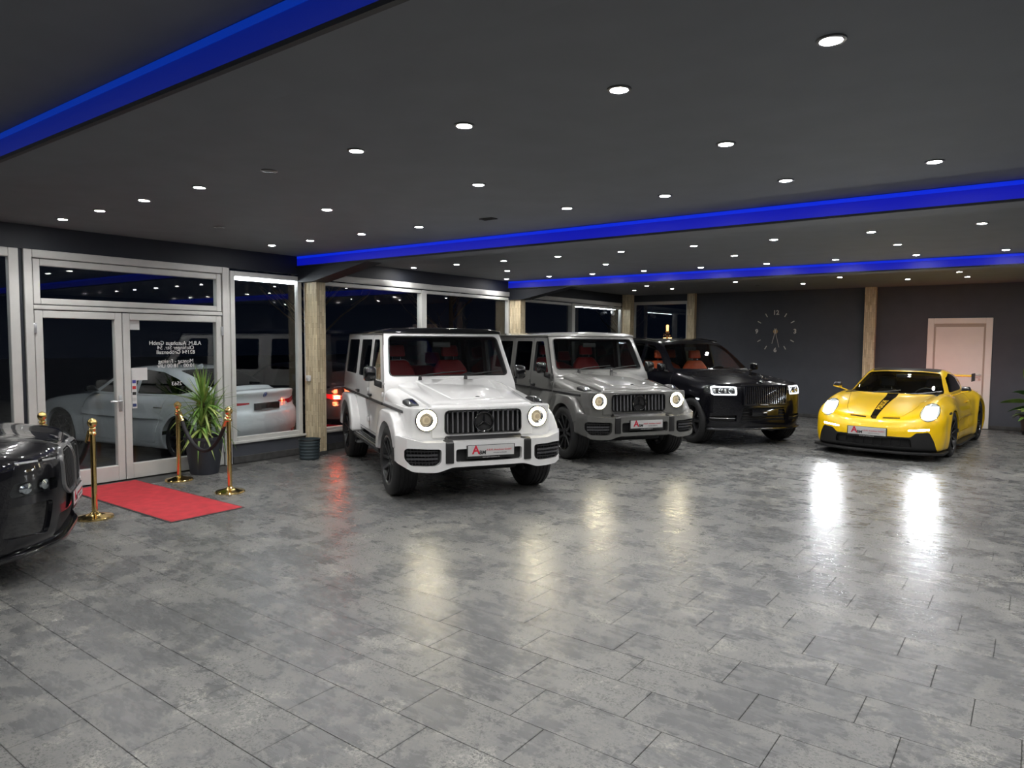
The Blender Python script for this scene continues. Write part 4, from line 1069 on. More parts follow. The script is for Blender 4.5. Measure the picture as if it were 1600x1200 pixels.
    for s in (1, -1):
        part('wing_endplate', box(-3.40, -3.02, s*.70-.006, s*.70+.006, 1.0, 1.15, .004, 1), M['carbon'], wg)
        part('wing_strut', hull([(-3.0, s*.32, .80), (-3.12, s*.32, .80), (-3.0, s*.34, .80), (-3.12, s*.34, .80), (-3.06, s*.32, 1.16), (-3.14, s*.32, 1.16), (-3.06, s*.34, 1.16), (-3.14, s*.34, 1.16)], .004, 1), M['carbon'], wg)
    m = grid_poly([(-.80, 0), (.80, 0), (.80, 1), (-.80, 1)], 2, 40)
    for v in m.vertices: v.co = (0, v.co.x, .735+.034*v.co.y)
    part('tail_light', drape(m, fn, 0, -3.0, -3.7, -.006), M['tail_lit'], car)
    for y in (.36, -.36): add_seat(car, -1.35, y, .42, M['black_leather'], .46, .56)
    add_steering(car, -.92, .36, .80, .175, .35)
    part('dashboard', hull([(-.40, .64, .55), (-.80, .64, .55), (-.38, .62, .84), (-.74, .64, .86), (-.60, .62, .89)], .02, 2, sym=True), M['black_leather'], car)
    part('inner_mirror', box(-.98, -.95, -.11, .11, 1.13, 1.18, .01), M['satin_black'], car)
    part('underbody', hull([(.6, .60, .12), (-3.2, .60, .14), (.6, .60, .34), (-3.2, .60, .34)], .03, 2, sym=True), M['matt_black'], car)
    for y in (.25, -.30): part('wiper', drape_x(tube([(0, y, .90), (0, y+.1, .905), (0, y+.38, .945)], .008, 6), fn, -1.0, .3, .012), M['satin_black'], car)
    line_cabin(car, fn, ((-2.32, -.13), (.85,), (.33, 1.4)))
    wheels4(car, wheel_set(.344, .255, .262, 5, 'twin', M['gloss_black']), wheel_set(.361, .315, .275, 5, 'twin', M['gloss_black']), 2.457, .775, .765, .344, .361, 0.0, M['brake'])
    return car
def grid_poly(q, n, m):
    """n x m grid plane over a quad q (four (x,y) corners)"""
    A, B, C, D = [Vector((p[0], p[1], 0)) for p in q]; v = []; f = []
    for i in range(n+1):
        t = i/n
        for j in range(m+1):
            u = j/m; v.append((A.lerp(D, t)).lerp(B.lerp(C, t), u))
    for i in range(n):
        for j in range(m): f.append((i*(m+1)+j, i*(m+1)+j+1, (i+1)*(m+1)+j+1, (i+1)*(m+1)+j))
    return mesh_py(v, f)
def grid_ring(cy, cz, r0, r1, n, asp=1.0):
    v = []; f = []
    for i in range(n):
        a = 2*math.pi*i/n
        for r in (r0, r1): v.append((0, cy+r*math.cos(a), cz+r*asp*math.sin(a)))
    for i in range(n):
        j = (i+1) % n; f.append((2*i, 2*i+1, 2*j+1, 2*j))
    return mesh_py(v, f)
# ------------------------------------------------------------------ black luxury SUV
def make_lux():
    P = dict(W=.98, crown=.05, ridge=lambda x: 0.035*np.clip((x+1.0)/.4, 0, 1), ridge_y=0.0, ridge_w=.42,
             deck=([.74, .66, .5, .2, -.3, -.75, -1.1, -1.6, -3.0, -4.2, -4.45], [1.00, 1.045, 1.075, 1.12, 1.175, 1.215, 1.21, 1.20, 1.20, 1.19, 1.10]),
             plan=([.75, .4, 0, -.6, -1.5, -3.0, -4.0, -4.4], [.955, .985, .99, .975, .965, .985, .97, .93]),
             sec=([.25, .4, .6, .85, 1.0, 1.1, 1.25], [.05, .015, 0, .0, .015, .035, .09]), arch=((0, .40, .47, .012, .06), (-3.295, .40, .47, .012, .06)),
             nose=([.25, .4, .6, .85, .98, 1.06, 1.3], [.66, .705, .715, .715, .70, .66, .5]), nose_r=lambda a: .34*np.maximum(0, (a-.30)/.70)**2.3,
             tail=([.3, .6, 1.0, 1.2], [-4.38, -4.46, -4.44, -4.36]), tail_r=lambda a: .2*(a/.98)**4,
             floor=([-4.5, .8], [.30, .27]), k1=.16, k2=.09, k3=.10,
             roof=([-.56, -.93, -1.33, -1.70, -2.1, -2.8, -3.5, -4.0, -4.25, -4.40], [1.14, 1.43, 1.665, 1.785, 1.825, 1.832, 1.80, 1.73, 1.55, 1.20]),
             rcrown=.04, wrap=.07, wrap_x=-1.6, cplan=([-.6, -1.2, -2.5, -3.8, -4.4], [.86, .88, .885, .86, .80]), belt=1.18, tumble=.30, kc=.13, kj=.05,
             bb=((-4.60, -1.12, .16), (.86, 1.12, 1.92)), hollow=box(-4.2, -.62, -.9, .9, .55, 1.9), wells=((0, .40, .440, .60), (-3.295, .40, .440, .58)))
    b, fn = build_shell(P, .027)
    car = empty('luxury_suv'); K = M['black_paint']
    ws = rpoly([(-.80, 1.255), (.80, 1.255), (.655, 1.69), (.3, 1.715), (-.3, 1.715), (-.655, 1.69)], .05, 4)
    b, g = split(b, ws, 'X', -1.72, .2, .004); scr = part('windscreen', g, M['car_glass'], car)
    for i, sw in enumerate(([(-1.10, 1.235), (-2.02, 1.245), (-2.02, 1.70), (-1.72, 1.67), (-1.40, 1.52)], [(-2.12, 1.245), (-3.05, 1.245), (-3.05, 1.70), (-2.5, 1.725), (-2.12, 1.71)], [(-3.15, 1.25), (-3.85, 1.29), (-3.75, 1.58), (-3.15, 1.69)])):
        for s in (1, -1):
            b, g = split(b, rpoly(sw, .035, 4), 'Y', min(s*.3, s*1.2), max(s*.3, s*1.2), .004); part('side_window', g, M['car_glass'] if i == 0 else M['dark_glass'], car)
    b, g = split(b, rpoly([(-.62, 1.28), (.62, 1.28), (.55, 1.62), (-.55, 1.62)], .05, 4), 'X', -4.7, -4.0, .004); part('rear_window', g, M['dark_glass'], car)
    hd = rpoly([(.67, -.40), (.67, .40), (.30, .60), (-.64, .74), (-.70, 0), (-.64, -.74), (.30, -.60)], .06, 4)
    b, g = split(b, hd, 'Z', .98, 1.6, .006); hood = part('hood', g, K, car)
    for i, dr in enumerate(([(-.72, .42), (-.66, .9), (-.80, 1.20), (-2.02, 1.21), (-2.05, .42)], [(-2.08, .42), (-2.06, 1.21), (-3.12, 1.21), (-3.0, .85), (-2.75, .55), (-2.72, .42)])):
        for s in (1, -1):
            b, g = split(b, rpoly(dr, .05, 4), 'Y', min(s*.6, s*1.2), max(s*.6, s*1.2), .006); d = part('door', g, K, car)
            hx = -1.86 if i == 0 else -2.24
            part('door_handle', hull([(hx, s*.955, 1.02), (hx-.02 if i == 0 else hx+.02, s*.955, 1.05), (hx-.17 if i == 0 else hx-.17, s*.955, 1.02), (hx-.17, s*.955, 1.05), (hx-.02, s*1.0, 1.025), (hx-.15, s*1.0, 1.045)], .006), M['chrome'], d)
    # lamps: light frame round a dark cluster
    for s in (1, -1):
        pl = rpoly([(s*.52, .872), (s*.86, .868), (s*.89, .89), (s*.89, 1.0), (s*.86, 1.02), (s*.52, 1.015)], .025, 3)
        b, g = split(b, pl, 'X', .05, 1.0, .004)
        inn = rpoly([(s*.545, .892), (s*.855, .890), (s*.87, .91), (s*.87, .985), (s*.85, .997), (s*.545, .993)], .02, 3)
        hl = part('headlight', moved(both(g.copy(), prism(inn, 'X', 0, 1)), (-.02, 0, 0)), M['satin_black'], car)
        part('light_frame', cut(g, prism(inn, 'X', 0, 1)), M['soft_drl'], hl)
        for yy in (.61, .755):
            m = moved(lathe([(.0001, 0), (.040, 0), (.036, .012), (.0001, .018)], 'X', 20), (0, s*yy, .942)); drape_x(m, fn, .1, .9, -.012); part('projector', m, M['chrome'], hl)
            m = box(-.004, .004, s*(yy+.085)-.014, s*(yy+.085)+.014, .91, .975, .002, 1); drape_x(m, fn, .1, .9, -.010); part('led', m, M['silver'], hl)
        mk = rpoly([(.30, .775), (.16, .775), (.16, .80), (.30, .80)], .008, 2)
        b, g = split(b, mk, 'Y', min(s*.7, s*1.2), max(s*.7, s*1.2), 0); part('side_marker', g, M['soft_drl'], car)
        it = rpoly([(s*.52, .54), (s*.88, .52), (s*.93, .47), (s*.88, .43), (s*.52, .43)], .02, 3)
        b, g = split(b, it, 'X', .05, 1.0, 0); fi = part('air_intake', moved(g, (-.05, 0, 0)), M['matt_black'], car)
        m = box(-.006, .006, min(s*.54, s*.90), max(s*.54, s*.90), .478, .490, .002, 1)
        bmd = bmesh.new(); bmd.from_mesh(m); bmesh.ops.subdivide_edges(bmd, edges=bmd.edges[:], cuts=6, use_grid_fill=True); m = mesh_bm(bmd)
        drape_x(m, fn, .05, .9, -.006); part('intake_bar', m, M['chrome'], fi)
    lo = rpoly([(-.40, .66), (.40, .66), (.46, .44), (-.46, .44)], .03, 3)
    b, g = split(b, lo, 'X', .3, 1.0, 0); lg = part('lower_grille', moved(g, (-.04, 0, 0)), M['matt_black'], car)
    for k in range(4): part('grille_bar', box(.69, .705, -.42, .42, .475+k*.05, .487+k*.05, .002, 1), M['gloss_black'], lg)
    part('body', b, K, car)
    part('bumper_lip', prism([(.735-.34*max(0, (abs(a)-.30)/.70)**2.3, a) for a in np.linspace(-.93, .93, 25)]+[(.2, .93), (.2, -.93)], 'Z', .285, .315, .006), M['dark_chrome'], car)
    # upright grille
    gr = part('grille', box(.60, .705, -.41, .41, .715, 1.03, .01), M['matt_black'], car)
    fo = rpoly([(-.43, .695), (.43, .695), (.43, 1.045), (-.43, 1.045)], .03, 4); fi = rpoly([(-.395, .725), (.395, .725), (.395, 1.015), (-.395, 1.015)], .02, 4)
    part('grille_frame', cut(prism(fo, 'X', .60, .755, .012, 3), prism(fi, 'X', .5, 1.0)), K, gr)
    sl = finish(box(.70, .742, -.007, .007, .72, 1.02, .003, 1))
    for k in range(21): link('grille_slat', sl, gr, M['dark_paint'], (0, -.37+k*.037, 0))
    # hood figure
    of = part('hood_ornament', hull([(.56, -.02, 1.095), (.56, .02, 1.095), (.66, -.02, 1.07), (.66, .02, 1.07), (.59, 0, 1.13), (.63, 0, 1.13)], .005), M['chrome'], car)
    part('figure', hull([(.60, 0, 1.12), (.63, -.008, 1.12), (.63, .008, 1.12), (.655, 0, 1.19), (.64, -.012, 1.185), (.64, .012, 1.185)], .003), M['chrome'], of)
    for s in (1, -1): part('wing', hull([(.635, s*.005, 1.155), (.635, s*.005, 1.185), (.57, s*.045, 1.20), (.58, s*.03, 1.165)], .002, 1), M['chrome'], of)
    part('plate', box(.742, .752, -.26, .26, .52, .635, .004), M['gloss_black'], car)
    for s in (1, -1):
        m = part('mirror', hull([(-1.0, s*.95, 1.20), (-1.0, s*1.10, 1.205), (-1.0, s*.95, 1.36), (-1.0, s*1.09, 1.36), (-.86, s*.97, 1.22), (-.86, s*1.06, 1.225), (-.87, s*.97, 1.34), (-.87, s*1.06, 1.34)], .035, 3), K, car)
        part('mirror_arm', hull([(-.92, s*.88, 1.18), (-1.0, s*.88, 1.18), (-.92, s*.89, 1.22), (-1.0, s*.89, 1.22), (-.93, s*.98, 1.205), (-.98, s*.98, 1.205), (-.93, s*.98, 1.24), (-.98, s*.98, 1.24)], .006), M['satin_black'], m)
        part('side_sill', hull([(-.5, s*.90, .27), (-2.8, s*.90, .27), (-.5, s*.97, .28), (-2.8, s*.97, .28), (-.5, s*.95, .36), (-2.8, s*.95, .36)], .012), M['satin_black'], car)
        part('roof_rail', tube([(-1.7, s*.66, 1.765), (-2.2, s*.66, 1.81), (-3.0, s*.66, 1.81), (-3.7, s*.66, 1.765)], .014, 8), M['gloss_black'], car)
        part('tail_light', box(-4.44, -4.36, s*.78-.06, s*.78+.06, .92, 1.14, .02), M['tail_red'], car)
    L = M['orange_leather']
    for y in (.40, -.40): add_seat(car, -1.85, y, .86, L, .54, .60)
    s = add_seat(car, -2.90, 0, .88, L, 1.34, .56, head=False)
    for y in (-.40, .40):
        part('headrest', hull([(-3.0, y-.13, 1.40), (-3.0, y+.13, 1.40), (-3.1, y-.13, 1.40), (-3.1, y+.13, 1.40), (-3.02, y-.12, 1.58), (-3.02, y+.12, 1.58), (-3.11, y-.12, 1.58), (-3.11, y+.12, 1.58)], .03, 3), L, s)
    add_steering(car, -1.30, .40, 1.12, .185, .45, M['black_leather'])
    part('dashboard', hull([(-.80, .80, .75), (-1.30, .80, .75), (-.80, .80, 1.14), (-1.25, .80, 1.17), (-1.0, .80, 1.20)], .03, 2, sym=True), M['black_leather'], car)
    part('inner_mirror', box(-1.62, -1.59, -.13, .13, 1.58, 1.65, .01), M['satin_black'], car)
    part('chassis', hull([(.4, .62, .24), (-4.2, .62, .26), (.4, .62, .50), (-4.2, .62, .50)], .03, 2, sym=True), M['matt_black'], car)
    [part('wheel_housing', box(xa-.43, xa+.43, -.58, .58, .24, .86, .04), M['matt_black'], car) for xa in (0, -3.295)]
    line_cabin(car, fn, ((-4.22, -.6), (.93,), (.53, 1.95)))
    wset = wheel_set(.398, .29, .285, 7, 'single', M['rim_black'])
    wheels4(car, wset, wset, 3.295, .835, .835, .398, .398)
    return car
# ------------------------------------------------------------------ black SUV at the left edge (only its nose is in the picture)
def make_big():
    P = dict(W=.98, crown=.06, ridge=lambda x: 0.03*np.clip((x+1.0)/.4, 0, 1), ridge_y=0.45, ridge_w=.22,
             deck=([.95, .86, .7, .4, 0, -.5, -.85, -1.2, -2.0, -3.6, -4.15], [.98, 1.035, 1.075, 1.12, 1.16, 1.20, 1.22, 1.18, 1.16, 1.16, 1.05]),
             plan=([.95, .5, 0, -.6, -1.5, -3.0, -3.8, -4.2], [.95, .99, 1.0, .985, .975, .995, .98, .93]),
             sec=([.2, .35, .55, .8, 1.0, 1.1, 1.25], [.06, .02, 0, .0, .02, .04, .09]), arch=((0, .41, .48, .02, .05), (-3.1, .41, .48, .02, .05)),
             crease=((-1.5, .72, 1.4, .10, .02, 0),),
             nose=([.2, .35, .6, .85, .98, 1.06, 1.3], [.84, .915, .935, .93, .91, .86, .7]), nose_r=lambda a: .40*np.maximum(0, (a-.20)/.80)**2.2,
             tail=([.3, .6, 1.0, 1.2], [-4.10, -4.18, -4.15, -4.05]), tail_r=lambda a: .2*(a/.98)**4,
             floor=([-4.5, .8], [.27, .23]), k1=.15, k2=.10, k3=.10,
             roof=([-.66, -1.05, -1.5, -1.85, -2.3, -2.9, -3.5, -3.85, -4.05], [1.12, 1.40, 1.65, 1.77, 1.80, 1.79, 1.74, 1.55, 1.18]),
             rcrown=.04, wrap=.12, wrap_x=-1.6, cplan=([-.6, -1.2, -2.5, -3.6, -4.1], [.86, .885, .885, .85, .78]), belt=1.16, tumble=.32, kc=.13, kj=.05,
             bb=((-4.32, -1.14, .12), (1.06, 1.14, 1.88)), hollow=box(-3.9, -.7, -.9, .9, .55, 1.85), wells=((0, .41, .450, .60), (-3.1, .41, .450, .58)))
    b, fn = build_shell(P, .03)
    car = empty('large_suv'); K = M['black_paint']
    b, g = split(b, rpoly([(-.78, 1.24), (.78, 1.24), (.64, 1.66), (-.64, 1.66)], .05, 4), 'X', -1.8, .2, .004); part('windscreen', g, M['car_glass'], car)
    for sw in ([(-1.15, 1.215), (-2.0, 1.22), (-2.0, 1.66), (-1.75, 1.64), (-1.4, 1.48)], [(-2.1, 1.22), (-3.0, 1.22), (-2.95, 1.66), (-2.1, 1.68)]):
        for s in (1, -1):
            b, g = split(b, rpoly(sw, .035, 4), 'Y', min(s*.3, s*1.2), max(s*.3, s*1.2), .004); part('side_window', g, M['dark_glass'], car)
    hd = rpoly([(.80, -.50), (.86, 0), (.80, .50), (.3, .74), (-.66, .78), (-.74, 0), (-.66, -.78), (.3, -.74)], .06, 4)
    b, g = split(b, hd, 'Z', .9, 1.6, .006); part('hood', g, K, car)
    for s in (1, -1):
        # slim daylight lamp above, main lamp below
        up = rpoly([(s*.46, .925), (s*.90, .955), (s*.90, .985), (s*.72, .978), (s*.46, .955)], .010, 2)
        b, g = split(b, up, 'X', .1, 1.1, .0); dl = part('daylight_lamp', g, M['gloss_black'], car)
        for y0, y1 in ((.49, .64), (.68, .84)):
            zz = lambda y: .94+(y-.46)*.062
            m = grid_poly([(y0, 0), (y1, 0), (y1, 1), (y0, 1)], 2, 10)
            for v in m.vertices: y = v.co.x; t = v.co.y; v.co = (0, s*y, zz(y)-.007+t*.014)
            part('light_blade', drape_x(m, fn, .1, 1.1, .004), M['silver'], dl)
        mn = rpoly([(s*.50, .70), (s*.88, .70), (s*.90, .74), (s*.86, .815), (s*.50, .79)], .02, 3)
        b, g = split(b, mn, 'X', .1, 1.1, .0); hl = part('headlight', lens_of(g, (-.012, 0, 0)), M['lamp_lens'], car)
        part('lamp_bowl', moved(g, (-.05, 0, 0)), M['satin_black'], hl)
        for yy in (.60, .76):
            m = moved(lathe([(.0001, 0), (.044, 0), (.040, .012), (.0001, .02)], 'X', 20), (0, s*yy, .752)); drape_x(m, fn, .1, 1.1, -.035); part('projector', m, M['chrome'], hl)
        it = rpoly([(s*.56, .62), (s*.90, .64), (s*.93, .40), (s*.60, .36)], .04, 3)
        b, g = split(b, it, 'X', .1, 1.1, .0); part('air_curtain', moved(g, (-.03, 0, 0)), M['gloss_black'], car)
        # kidney
        ko = rpoly([(s*.035, .60), (s*.30, .60), (s*.42, .68), (s*.43, .93), (s*.36, 1.01), (s*.06, 1.01), (s*.02, .96), (s*.02, .63)], .05, 4)
        ki = [(q[0]+(s*.22-q[0])*.13, q[1]+(.80-q[1])*.10) for q in ko]
        b, g = split(b, ko, 'X', .4, 1.1, .0)
        fr = part('kidney_frame', moved(cut(g.copy(), prism(ki, 'X', .3, 1.2)), (.02, 0, 0)), M['slat'], car)
        part('kidney_back', moved(both(g, prism(ki, 'X', .3, 1.2)), (-.05, 0, 0)), M['matt_black'], fr)
        for k in range(8):
            y = s*(.085+k*.041); z0, z1 = (.64, .97) if k < 6 else (.68, .94)
            m = box(-.012, .012, y-.008, y+.008, z0, z1, .003, 1); drape_x(m, fn, .3, 1.1, .0); part('grille_slat', m, M['satin_black'], fr)
    lo = rpoly([(-.48, .48), (.48, .48), (.52, .30), (-.52, .30)], .03, 3)
    b, g = split(b, lo, 'X', .3, 1.1, 0); part('lower_intake', moved(g, (-.04, 0, 0)), M['matt_black'], car)
    part('body', b, K, car)
    part('bumper_lip', prism([(.925-.40*max(0, (abs(a)-.20)/.80)**2.2, a) for a in np.linspace(-.95, .95, 31)]+[(.3, .95), (.3, -.95)], 'Z', .225, .265, .01), M['gloss_black'], car)
    em = part('emblem', moved(lathe([(.0001, 0), (.041, 0), (.041, .006), (.0001, .010)], 'Z', 24), (.80, 0, 1.062), RY(.5)), M['chrome'], car)
    dealer_plate(car, .965, 0, .545, 0, .52)
    for s in (1, -1):
        m = part('mirror', hull([(-1.0, s*.98, 1.18), (-1.0, s*1.14, 1.19), (-1.0, s*.98, 1.34), (-1.0, s*1.13, 1.34), (-.86, s*1.0, 1.20), (-.86, s*1.10, 1.2), (-.87, s*1.0, 1.32), (-.87, s*1.10, 1.32)], .035, 3), K, car)
    for y in (.40, -.40): add_seat(car, -1.85, y, .86, M['black_leather'], .54, .60)
    part('chassis', hull([(.6, .62, .22), (-4.0, .62, .24), (.6, .62, .50), (-4.0, .62, .50)], .03, 2, sym=True), M['matt_black'], car)
    line_cabin(car, fn, ((-3.92, -.68), (.93,), (.53, 1.9)))
    wset = wheel_set(.41, .285, .295, 5, 'twin', M['rim_black'])
    wheels4(car, wset, wset, 3.1, .84, .84, .41, .41)
    return car
# ------------------------------------------------------------------ four-door fastback outside
def make_coupe(paint, glass, lit):
    P = dict(W=.92, crown=.04, ridge=lambda x: 0*x, ridge_y=0.5, ridge_w=.3,
             deck=([.85, .75, .5, .1, -.4, -.8, -2.0, -2.9, -3.35, -3.62, -3.72], [.70, .76, .84, .92, .97, .98, .98, 1.03, 1.07, 1.085, 1.05]),
             plan=([.9, .4, 0, -.8, -1.8, -2.85, -3.4, -3.75], [.86, .91, .92, .905, .90, .925, .905, .84]),
             sec=([.15, .3, .5, .75, .9, 1.0, 1.1], [.05, .02, 0, 0, .015, .04, .09]), arch=((0, .34, .40, .012, .05), (-2.856, .34, .40, .018, .06)),
             crease=((-1.4, .62, 1.3, .08, .025, 0),),
             nose=([.15, .3, .55, .75, 1.0], [.80, .86, .88, .84, .6]), nose_r=lambda a: .35*(a/.9)**3,
             tail=([.2, .35, .55, .72, .80, .95, 1.06, 1.2], [-3.60, -3.68, -3.74, -3.72, -3.66, -3.65, -3.69, -3.60]), tail_r=lambda a: .26*(a/.9)**3.2,
             floor=([-3.7, -3.4, -3.0, 1], [.26, .20, .17, .15]), k1=.11, k2=.10, k3=.05,
             roof=([-.35, -.7, -1.05, -1.4, -1.8, -2.2, -2.6, -3.0, -3.35], [.92, 1.14, 1.33, 1.42, 1.448, 1.42, 1.34, 1.20, 1.06]),
             rcrown=.035, wrap=.10, wrap_x=-1.3, cplan=([-.3, -.8, -1.8, -2.6, -3.2, -3.5], [.74, .79, .80, .76, .66, .58]), belt=.98, tumble=.42, kc=.11, kj=.03,
             bb=((-3.86, -1.06, .06), (1.0, 1.06, 1.52)), hollow=box(-3.1, -.5, -.85, .85, .4, 1.5), wells=((0, .34, .375, .58), (-2.856, .34, .378, .56)))
    b, fn = build_shell(P, .027)
    car = empty('fastback_car')
    b, g = split(b, rpoly([(-.66, 1.0), (.66, 1.0), (.55, 1.34), (-.55, 1.34)], .05, 4), 'X', -1.3, .2, .004); part('windscreen', g, glass, car)
    for sw in ([(-.85, 1.0), (-1.70, 1.0), (-1.70, 1.37), (-1.45, 1.36), (-1.15, 1.22)], [(-1.78, 1.0), (-2.62, 1.01), (-2.90, 1.06), (-2.55, 1.24), (-2.2, 1.34), (-1.78, 1.375)]):
        for s in (1, -1):
            b, g = split(b, rpoly(sw, .03, 4), 'Y', min(s*.3, s*1.2), max(s*.3, s*1.2), .004); part('side_window', g, glass, car)
    rw = rpoly([(-2.42, -.52), (-2.42, .52), (-3.22, .56), (-3.22, -.56)], .06, 4)
    b, g = split(b, rw, 'Z', 1.03, 1.6, .004); part('rear_window', g, glass, car)
    for i, dr in enumerate(([(-.60, .26), (-.56, .7), (-.72, .97), (-1.72, .98), (-1.74, .26)], [(-1.77, .26), (-1.75, .98), (-2.55, .99), (-2.42, .70), (-2.30, .40), (-2.28, .26)])):
        for s in (1, -1):
            b, g = split(b, rpoly(dr, .04, 4), 'Y', min(s*.5, s*1.2), max(s*.5, s*1.2), .006); d = part('door', g, paint, car)
            hx = -1.60 if i == 0 else -2.38
            part('door_handle', hull([(hx-.11, s*.895, .80), (hx+.11, s*.895, .80), (hx-.11, s*.895, .83), (hx+.11, s*.895, .83), (hx-.09, s*.925, .807), (hx+.09, s*.925, .807)], .005), M['satin_black'], d)
    for s in (1, -1):
        tl = rpoly([(s*.30, .895), (s*.62, .905), (s*.95, .965), (s*.95, .90), (s*.72, .835), (s*.55, .83), (s*.52, .86), (s*.30, .87)], .012, 2)
        b, g = split(b, tl, 'X', -3.9, -3.2, .002); t = part('tail_light', g, M['tail_red'], car)
        if lit:
            for zz in (.885, .915):
                m = grid_poly([(.45, 0), (.84, 0), (.84, 1), (.45, 1)], 2, 12)
                for v in m.vertices: y, q = v.co.x, v.co.y; v.co = (0, s*y, zz+(y-.45)*.05-.008+q*.016)
                for v in m.vertices: pass
                drape(m, fn, 0, -3.2, -3.95, -.004); part('light_bar', m, M['tail_lit'], t)
        vt = rpoly([(s*.56, .62), (s*.84, .68), (s*.86, .50), (s*.66, .40)], .04, 3)
        rf = rpoly([(s*.62, .40), (s*.86, .42), (s*.86, .375), (s*.62, .355)], .01, 2)
        b, g = split(b, rf, 'X', -3.9, -3.2, 0); part('reflector', g, M['tail_red'], car)
    df = rpoly([(-.62, .34), (.62, .34), (.80, .27), (.8, .15), (-.8, .15), (-.80, .27)], .02, 2)
    b, g = split(b, df, 'X', -3.9, -3.2, .0); part('diffuser', g, M['satin_black'], car)
    bt = [(-.74, 1.10), (.74, 1.10), (.74, .80), (.60, .77), (-.60, .77), (-.74, .80)]
    b, g = split(b, rpoly(bt, .04, 3), 'X', -3.9, -3.30, .005); tk = part('boot_lid', g, paint, car)
    m = moved(lathe([(.0001, 0), (.041, 0), (.041, -.006), (.0001, -.010)], 'X', 28), (0, 0, 1.005)); part('emblem', drape(m, fn, 0, -3.2, -3.95, .0), M['badge_blue'], tk)
    m = moved(lathe([(.026, 0), (.034, 0), (.034, -.012), (.026, -.012)], 'X', 28), (0, 0, 1.005)); part('emblem_ring', drape(m, fn, 0, -3.2, -3.95, .0), M['silver'], tk)
    pl = part('plate', box(-3.715, -3.690, -.26, .26, .775, .885, .003, 1), M['gloss_black'], car)
    tx = text_mesh('www.abm-autohaus.de', .026, .001)
    moved(tx, (-3.7165, 0, .786), RZ(math.pi) @ FACE_X); part('lettering', tx, M['plate_white'], pl)
    part('body', b, paint, car)
    for s in (1, -1):
        part('mirror', hull([(-.92, s*.92, 1.0), (-.92, s*1.05, 1.01), (-.92, s*.92, 1.11), (-.92, s*1.04, 1.11), (-.80, s*.93, 1.01), (-.80, s*1.02, 1.02), (-.81, s*.93, 1.10), (-.81, s*1.02, 1.09), (-.86, s*.80, 1.0), (-.86, s*.80, 1.03)], .02, 3), M['gloss_black'], car)
    for y in (.36, -.36): add_seat(car, -1.62, y, .52, M['black_leather'], .50, .58)
    s = add_seat(car, -2.45, 0, .54, M['black_leather'], 1.2, .5, head=False)
    part('chassis', hull([(.6, .60, .15), (-3.4, .60, .17), (.6, .60, .40), (-3.4, .60, .40)], .03, 2, sym=True), M['matt_black'], car)
    part('antenna_fin', hull([(-2.15, -.025, 1.40), (-2.15, .025, 1.40), (-2.32, -.02, 1.38), (-2.32, .02, 1.38), (-2.29, 0, 1.465), (-2.32, 0, 1.465)], .006), paint, car)
    line_cabin(car, fn, ((-3.12, -.48), (.88,), (.38, 1.55)))
    wset = wheel_set(.338, .25, .25, 5, 'twin', M['rim_black'])
    wheels4(car, wset, wset, 2.856, .79, .79, .338, .338)
    return car
# ------------------------------------------------------------------ entrance: carpet, barrier posts, ropes, plants, bin
M['carpet'] = pmat('red_carpet', (0.43, 0.022, 0.032), 0.9, var=0.18, vscale=9, bump=0.6, bscale=260)
M['carpet_edge'] = pmat('carpet_edge', (0.03, 0.028, 0.03), 0.8)
cp = tag(empty('carpet', (-7.86, 3.80, 0)), 'red carpet lying in front of the glass entrance door', 'carpet')
cp.rotation_euler = (0, 0, .008)
part('pile', box(-1.165, 1.165, -.385, .385, .001, .011, .002, 1), M['carpet'], cp)
part('border', box(-1.185, 1.185, -.405, .405, .0005, .007, .002, 1), M['carpet_edge'], cp)
def stanchion(x, y, label):
    s = tag(empty('barrier_post', (x, y, 0)), label, 'barrier post', 'brass barrier posts')
    part('base', lathe([(.0001, .0), (.165, .0), (.168, .010), (.160, .022), (.10, .036), (.045, .052), (.030, .066), (.0001, .068)], 'Z', 44), M['gold'], s)
    part('pole', lathe([(.0001, .06), (.0255, .06), (.0255, .845), (.0001, .845)], 'Z', 28), M['gold'], s)
    part('collar', lathe([(.0001, .835), (.034, .835), (.038, .845), (.034, .858), (.026, .870), (.030, .885), (.036, .892), (.028, .905), (.018, .912), (.0001, .912)], 'Z', 28), M['gold'], s)
    part('ball', lathe([(.0001, .905), (.018, .908), (.034, .922), (.044, .945), (.044, .965), (.034, .985), (.020, .994), (.010, 1.002), (.0001, 1.004)], 'Z', 28), M['gold'], s)
    return s
stanchion(-8.50, 2.98, 'brass barrier post whose ball top shows behind the black car nose')
stanchion(-7.46, 3.05, 'brass barrier post left of the red carpet, nearest the black car')
stanchion(-8.63, 4.53, 'brass barrier post standing just in front of the palm-like plant')
stanchion(-7.50, 4.54, 'brass barrier post at the front right of the red carpet')
M['velvet'] = pmat('black_velvet', (0.008, 0.008, 0.011), 0.7)
